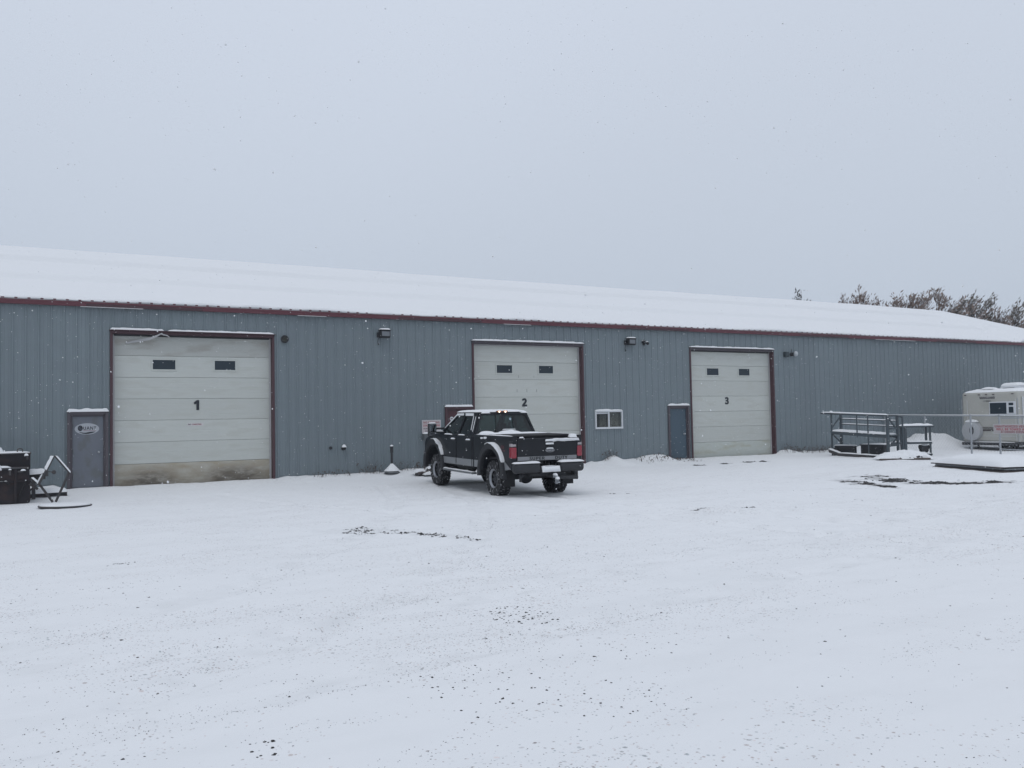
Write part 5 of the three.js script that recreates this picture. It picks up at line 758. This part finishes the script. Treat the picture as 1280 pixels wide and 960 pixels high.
{ // gravel and frozen clods lying on the snow
  const geo = new THREE.IcosahedronGeometry(1, 1); { const p = geo.attributes.position; for (let i = 0; i < p.count; i++) { const k = 1 + 0.28 * (hash(Math.round(p.getX(i) * 50), Math.round(p.getY(i) * 50 + p.getZ(i) * 31), 3) - 0.5) * 2; p.setXYZ(i, p.getX(i) * k, p.getY(i) * k * 0.6, p.getZ(i) * k); } geo.computeVertexNormals(); }
  const L = []; const put = (x, z, r, dark) => L.push([x, z, r, dark]);
  for (let i = 0; i < 60000 && L.length < 5200; i++) { const z = rr(2.5, 24.4), x = rr(-4, 34); const d = 0.5 * vnoise(x / 2.2, z / 0.9, 301) + 0.5 * vnoise(x / 0.7, z / 0.35, 303); if (d < 0.60 + 0.3 * rnd()) continue; const w = sstep(4, 12, z); if (rnd() > 0.15 + 0.85 * w) continue; put(x, z, rnd() < 0.95 ? rr(0.002, 0.006) : rr(0.006, 0.013), rnd()); }
  for (let i = 0; i < 420; i++) put(rr(-1, 12), rr(15, 23), rnd() < 0.88 ? rr(0.003, 0.008) : rr(0.008, 0.015), rnd());
  for (let i = 0; i < 60000; i++) { const z = rr(6, 23.5), x = rr(-3, 30); if (rutAt(x, z) * (0.3 + fbm(x / 1.1, z / 0.7, 3, 311)) < 0.42 + 0.5 * rnd()) continue; put(x, z, rnd() < 0.96 ? rr(0.002, 0.006) : rr(0.006, 0.012), rnd()); }
  for (let i = 0; i < 400000 && L.length < 40000; i++) { const z = rr(5, 24.3), x = rr(-4, 31); const st = 0.6 * vnoise(x / 1.7 + z * 0.3, z / 0.33, 321) + 0.4 * vnoise(x / 0.45, z / 0.13, 323) + 0.13 * rutAt(x, z); if (st < 0.60 + 0.34 * rnd()) continue; put(x, z, rr(0.0012, 0.0042), 0.35 + 0.65 * rnd()); }
  const patch = (x, z, sx, sz, n, r0, r1) => { for (let i = 0; i < n; i++) { const a = rr(0, 6.28), q = Math.sqrt(rnd()); put(x + Math.cos(a) * q * sx, z + Math.sin(a) * q * sz, rr(r0, r1), rnd() * 0.35); } };
  for (const m of MUD) { const len = Math.hypot(m[2] - m[0], m[3] - m[1]), big = m[0] > 18; const n = Math.round(len * (big ? 900 : 330) * m[5]); for (let i = 0; i < n; i++) { const t = rnd(), u = (rnd() + rnd() - 1) * m[4] * 1.7, nx = (m[3] - m[1]) / len, nz = -(m[2] - m[0]) / len, x = m[0] + (m[2] - m[0]) * t + nx * u, z = m[1] + (m[3] - m[1]) * t + nz * u; if (fbm(x * 3.1, z * 4.3, 4, 307) < (big ? -0.08 : 0.0) + 0.25 * Math.abs(u) / m[4]) continue; put(x, z, rnd() < 0.8 ? (big ? rr(0.007, 0.02) : rr(0.004, 0.011)) : (big ? rr(0.02, 0.042) : rr(0.011, 0.026)), rnd() * 0.3); } }
  patch(1.17, 21.35, 0.10, 0.20, 10, 0.006, 0.014); patch(4.15, 19.1, 0.3, 0.5, 80, 0.004, 0.014); patch(2.75, 21.0, 0.5, 0.6, 60, 0.003, 0.011); patch(1.0, 13.4, 0.22, 0.12, 14, 0.008, 0.016); patch(2.2, 16.5, 0.25, 0.2, 24, 0.003, 0.007); patch(4.1, 20.7, 0.8, 0.3, 34, 0.003, 0.009); patch(3.4, 21.6, 0.5, 0.4, 26, 0.003, 0.010);
  const im = new THREE.InstancedMesh(geo, std([1, 1, 1], 0.9), L.length), m4 = new THREE.Matrix4(), q4 = new THREE.Quaternion(), c = new THREE.Color();
  L.forEach(([x, z, r, dk], i) => { q4.setFromEuler(new THREE.Euler(rr(-0.4, 0.4), rr(0, 6.3), rr(-0.4, 0.4))); m4.compose(V(x, groundY(x, z) - r * 0.08, z), q4, V(r * rr(0.8, 1.5), r * rr(0.7, 1.1), r * rr(0.8, 1.2))); im.setMatrixAt(i, m4); const v = dk < 0.5 ? rr(0.02, 0.06) : rr(0.06, 0.16); c.setRGB(v * 1.05, v, v * 0.98); im.setColorAt(i, c); });
  im.name = 'gravel'; im.castShadow = im.receiveShadow = true; tag(im, 'dark gravel stones and frozen clods scattered over the snow', 'gravel', null, 'stuff'); scene.add(im); }
{ // falling snow, filling the air of the whole yard
  const n = 30000, im = new THREE.InstancedMesh(new THREE.IcosahedronGeometry(1, 1), M.snow, n), m4 = new THREE.Matrix4(), q4 = new THREE.Quaternion();
  for (let i = 0; i < n; i++) { let x, y, z; do { x = rr(-10, 45); y = rr(0, 13); z = rr(0.3, 30); } while (Math.hypot(x, y - 1.65, z - 26.5) < 3.4); const r = rr(0.0028, 0.0068); q4.setFromEuler(new THREE.Euler(rr(0, 6), rr(0, 6), rr(0, 6))); m4.compose(V(x, y, z), q4, V(r * rr(0.7, 1.2), r * rr(0.8, 1.3), r * rr(0.7, 1.2))); im.setMatrixAt(i, m4); }
  im.name = 'falling_snow'; im.castShadow = false; tag(im, 'snowflakes falling through the air over the yard', 'snowflakes', null, 'stuff'); scene.add(im); }
scene.fog = new THREE.FogExp2(new THREE.Color().setRGB(0.80, 0.85, 0.95), 0.0009);
renderer.render(scene, camera);
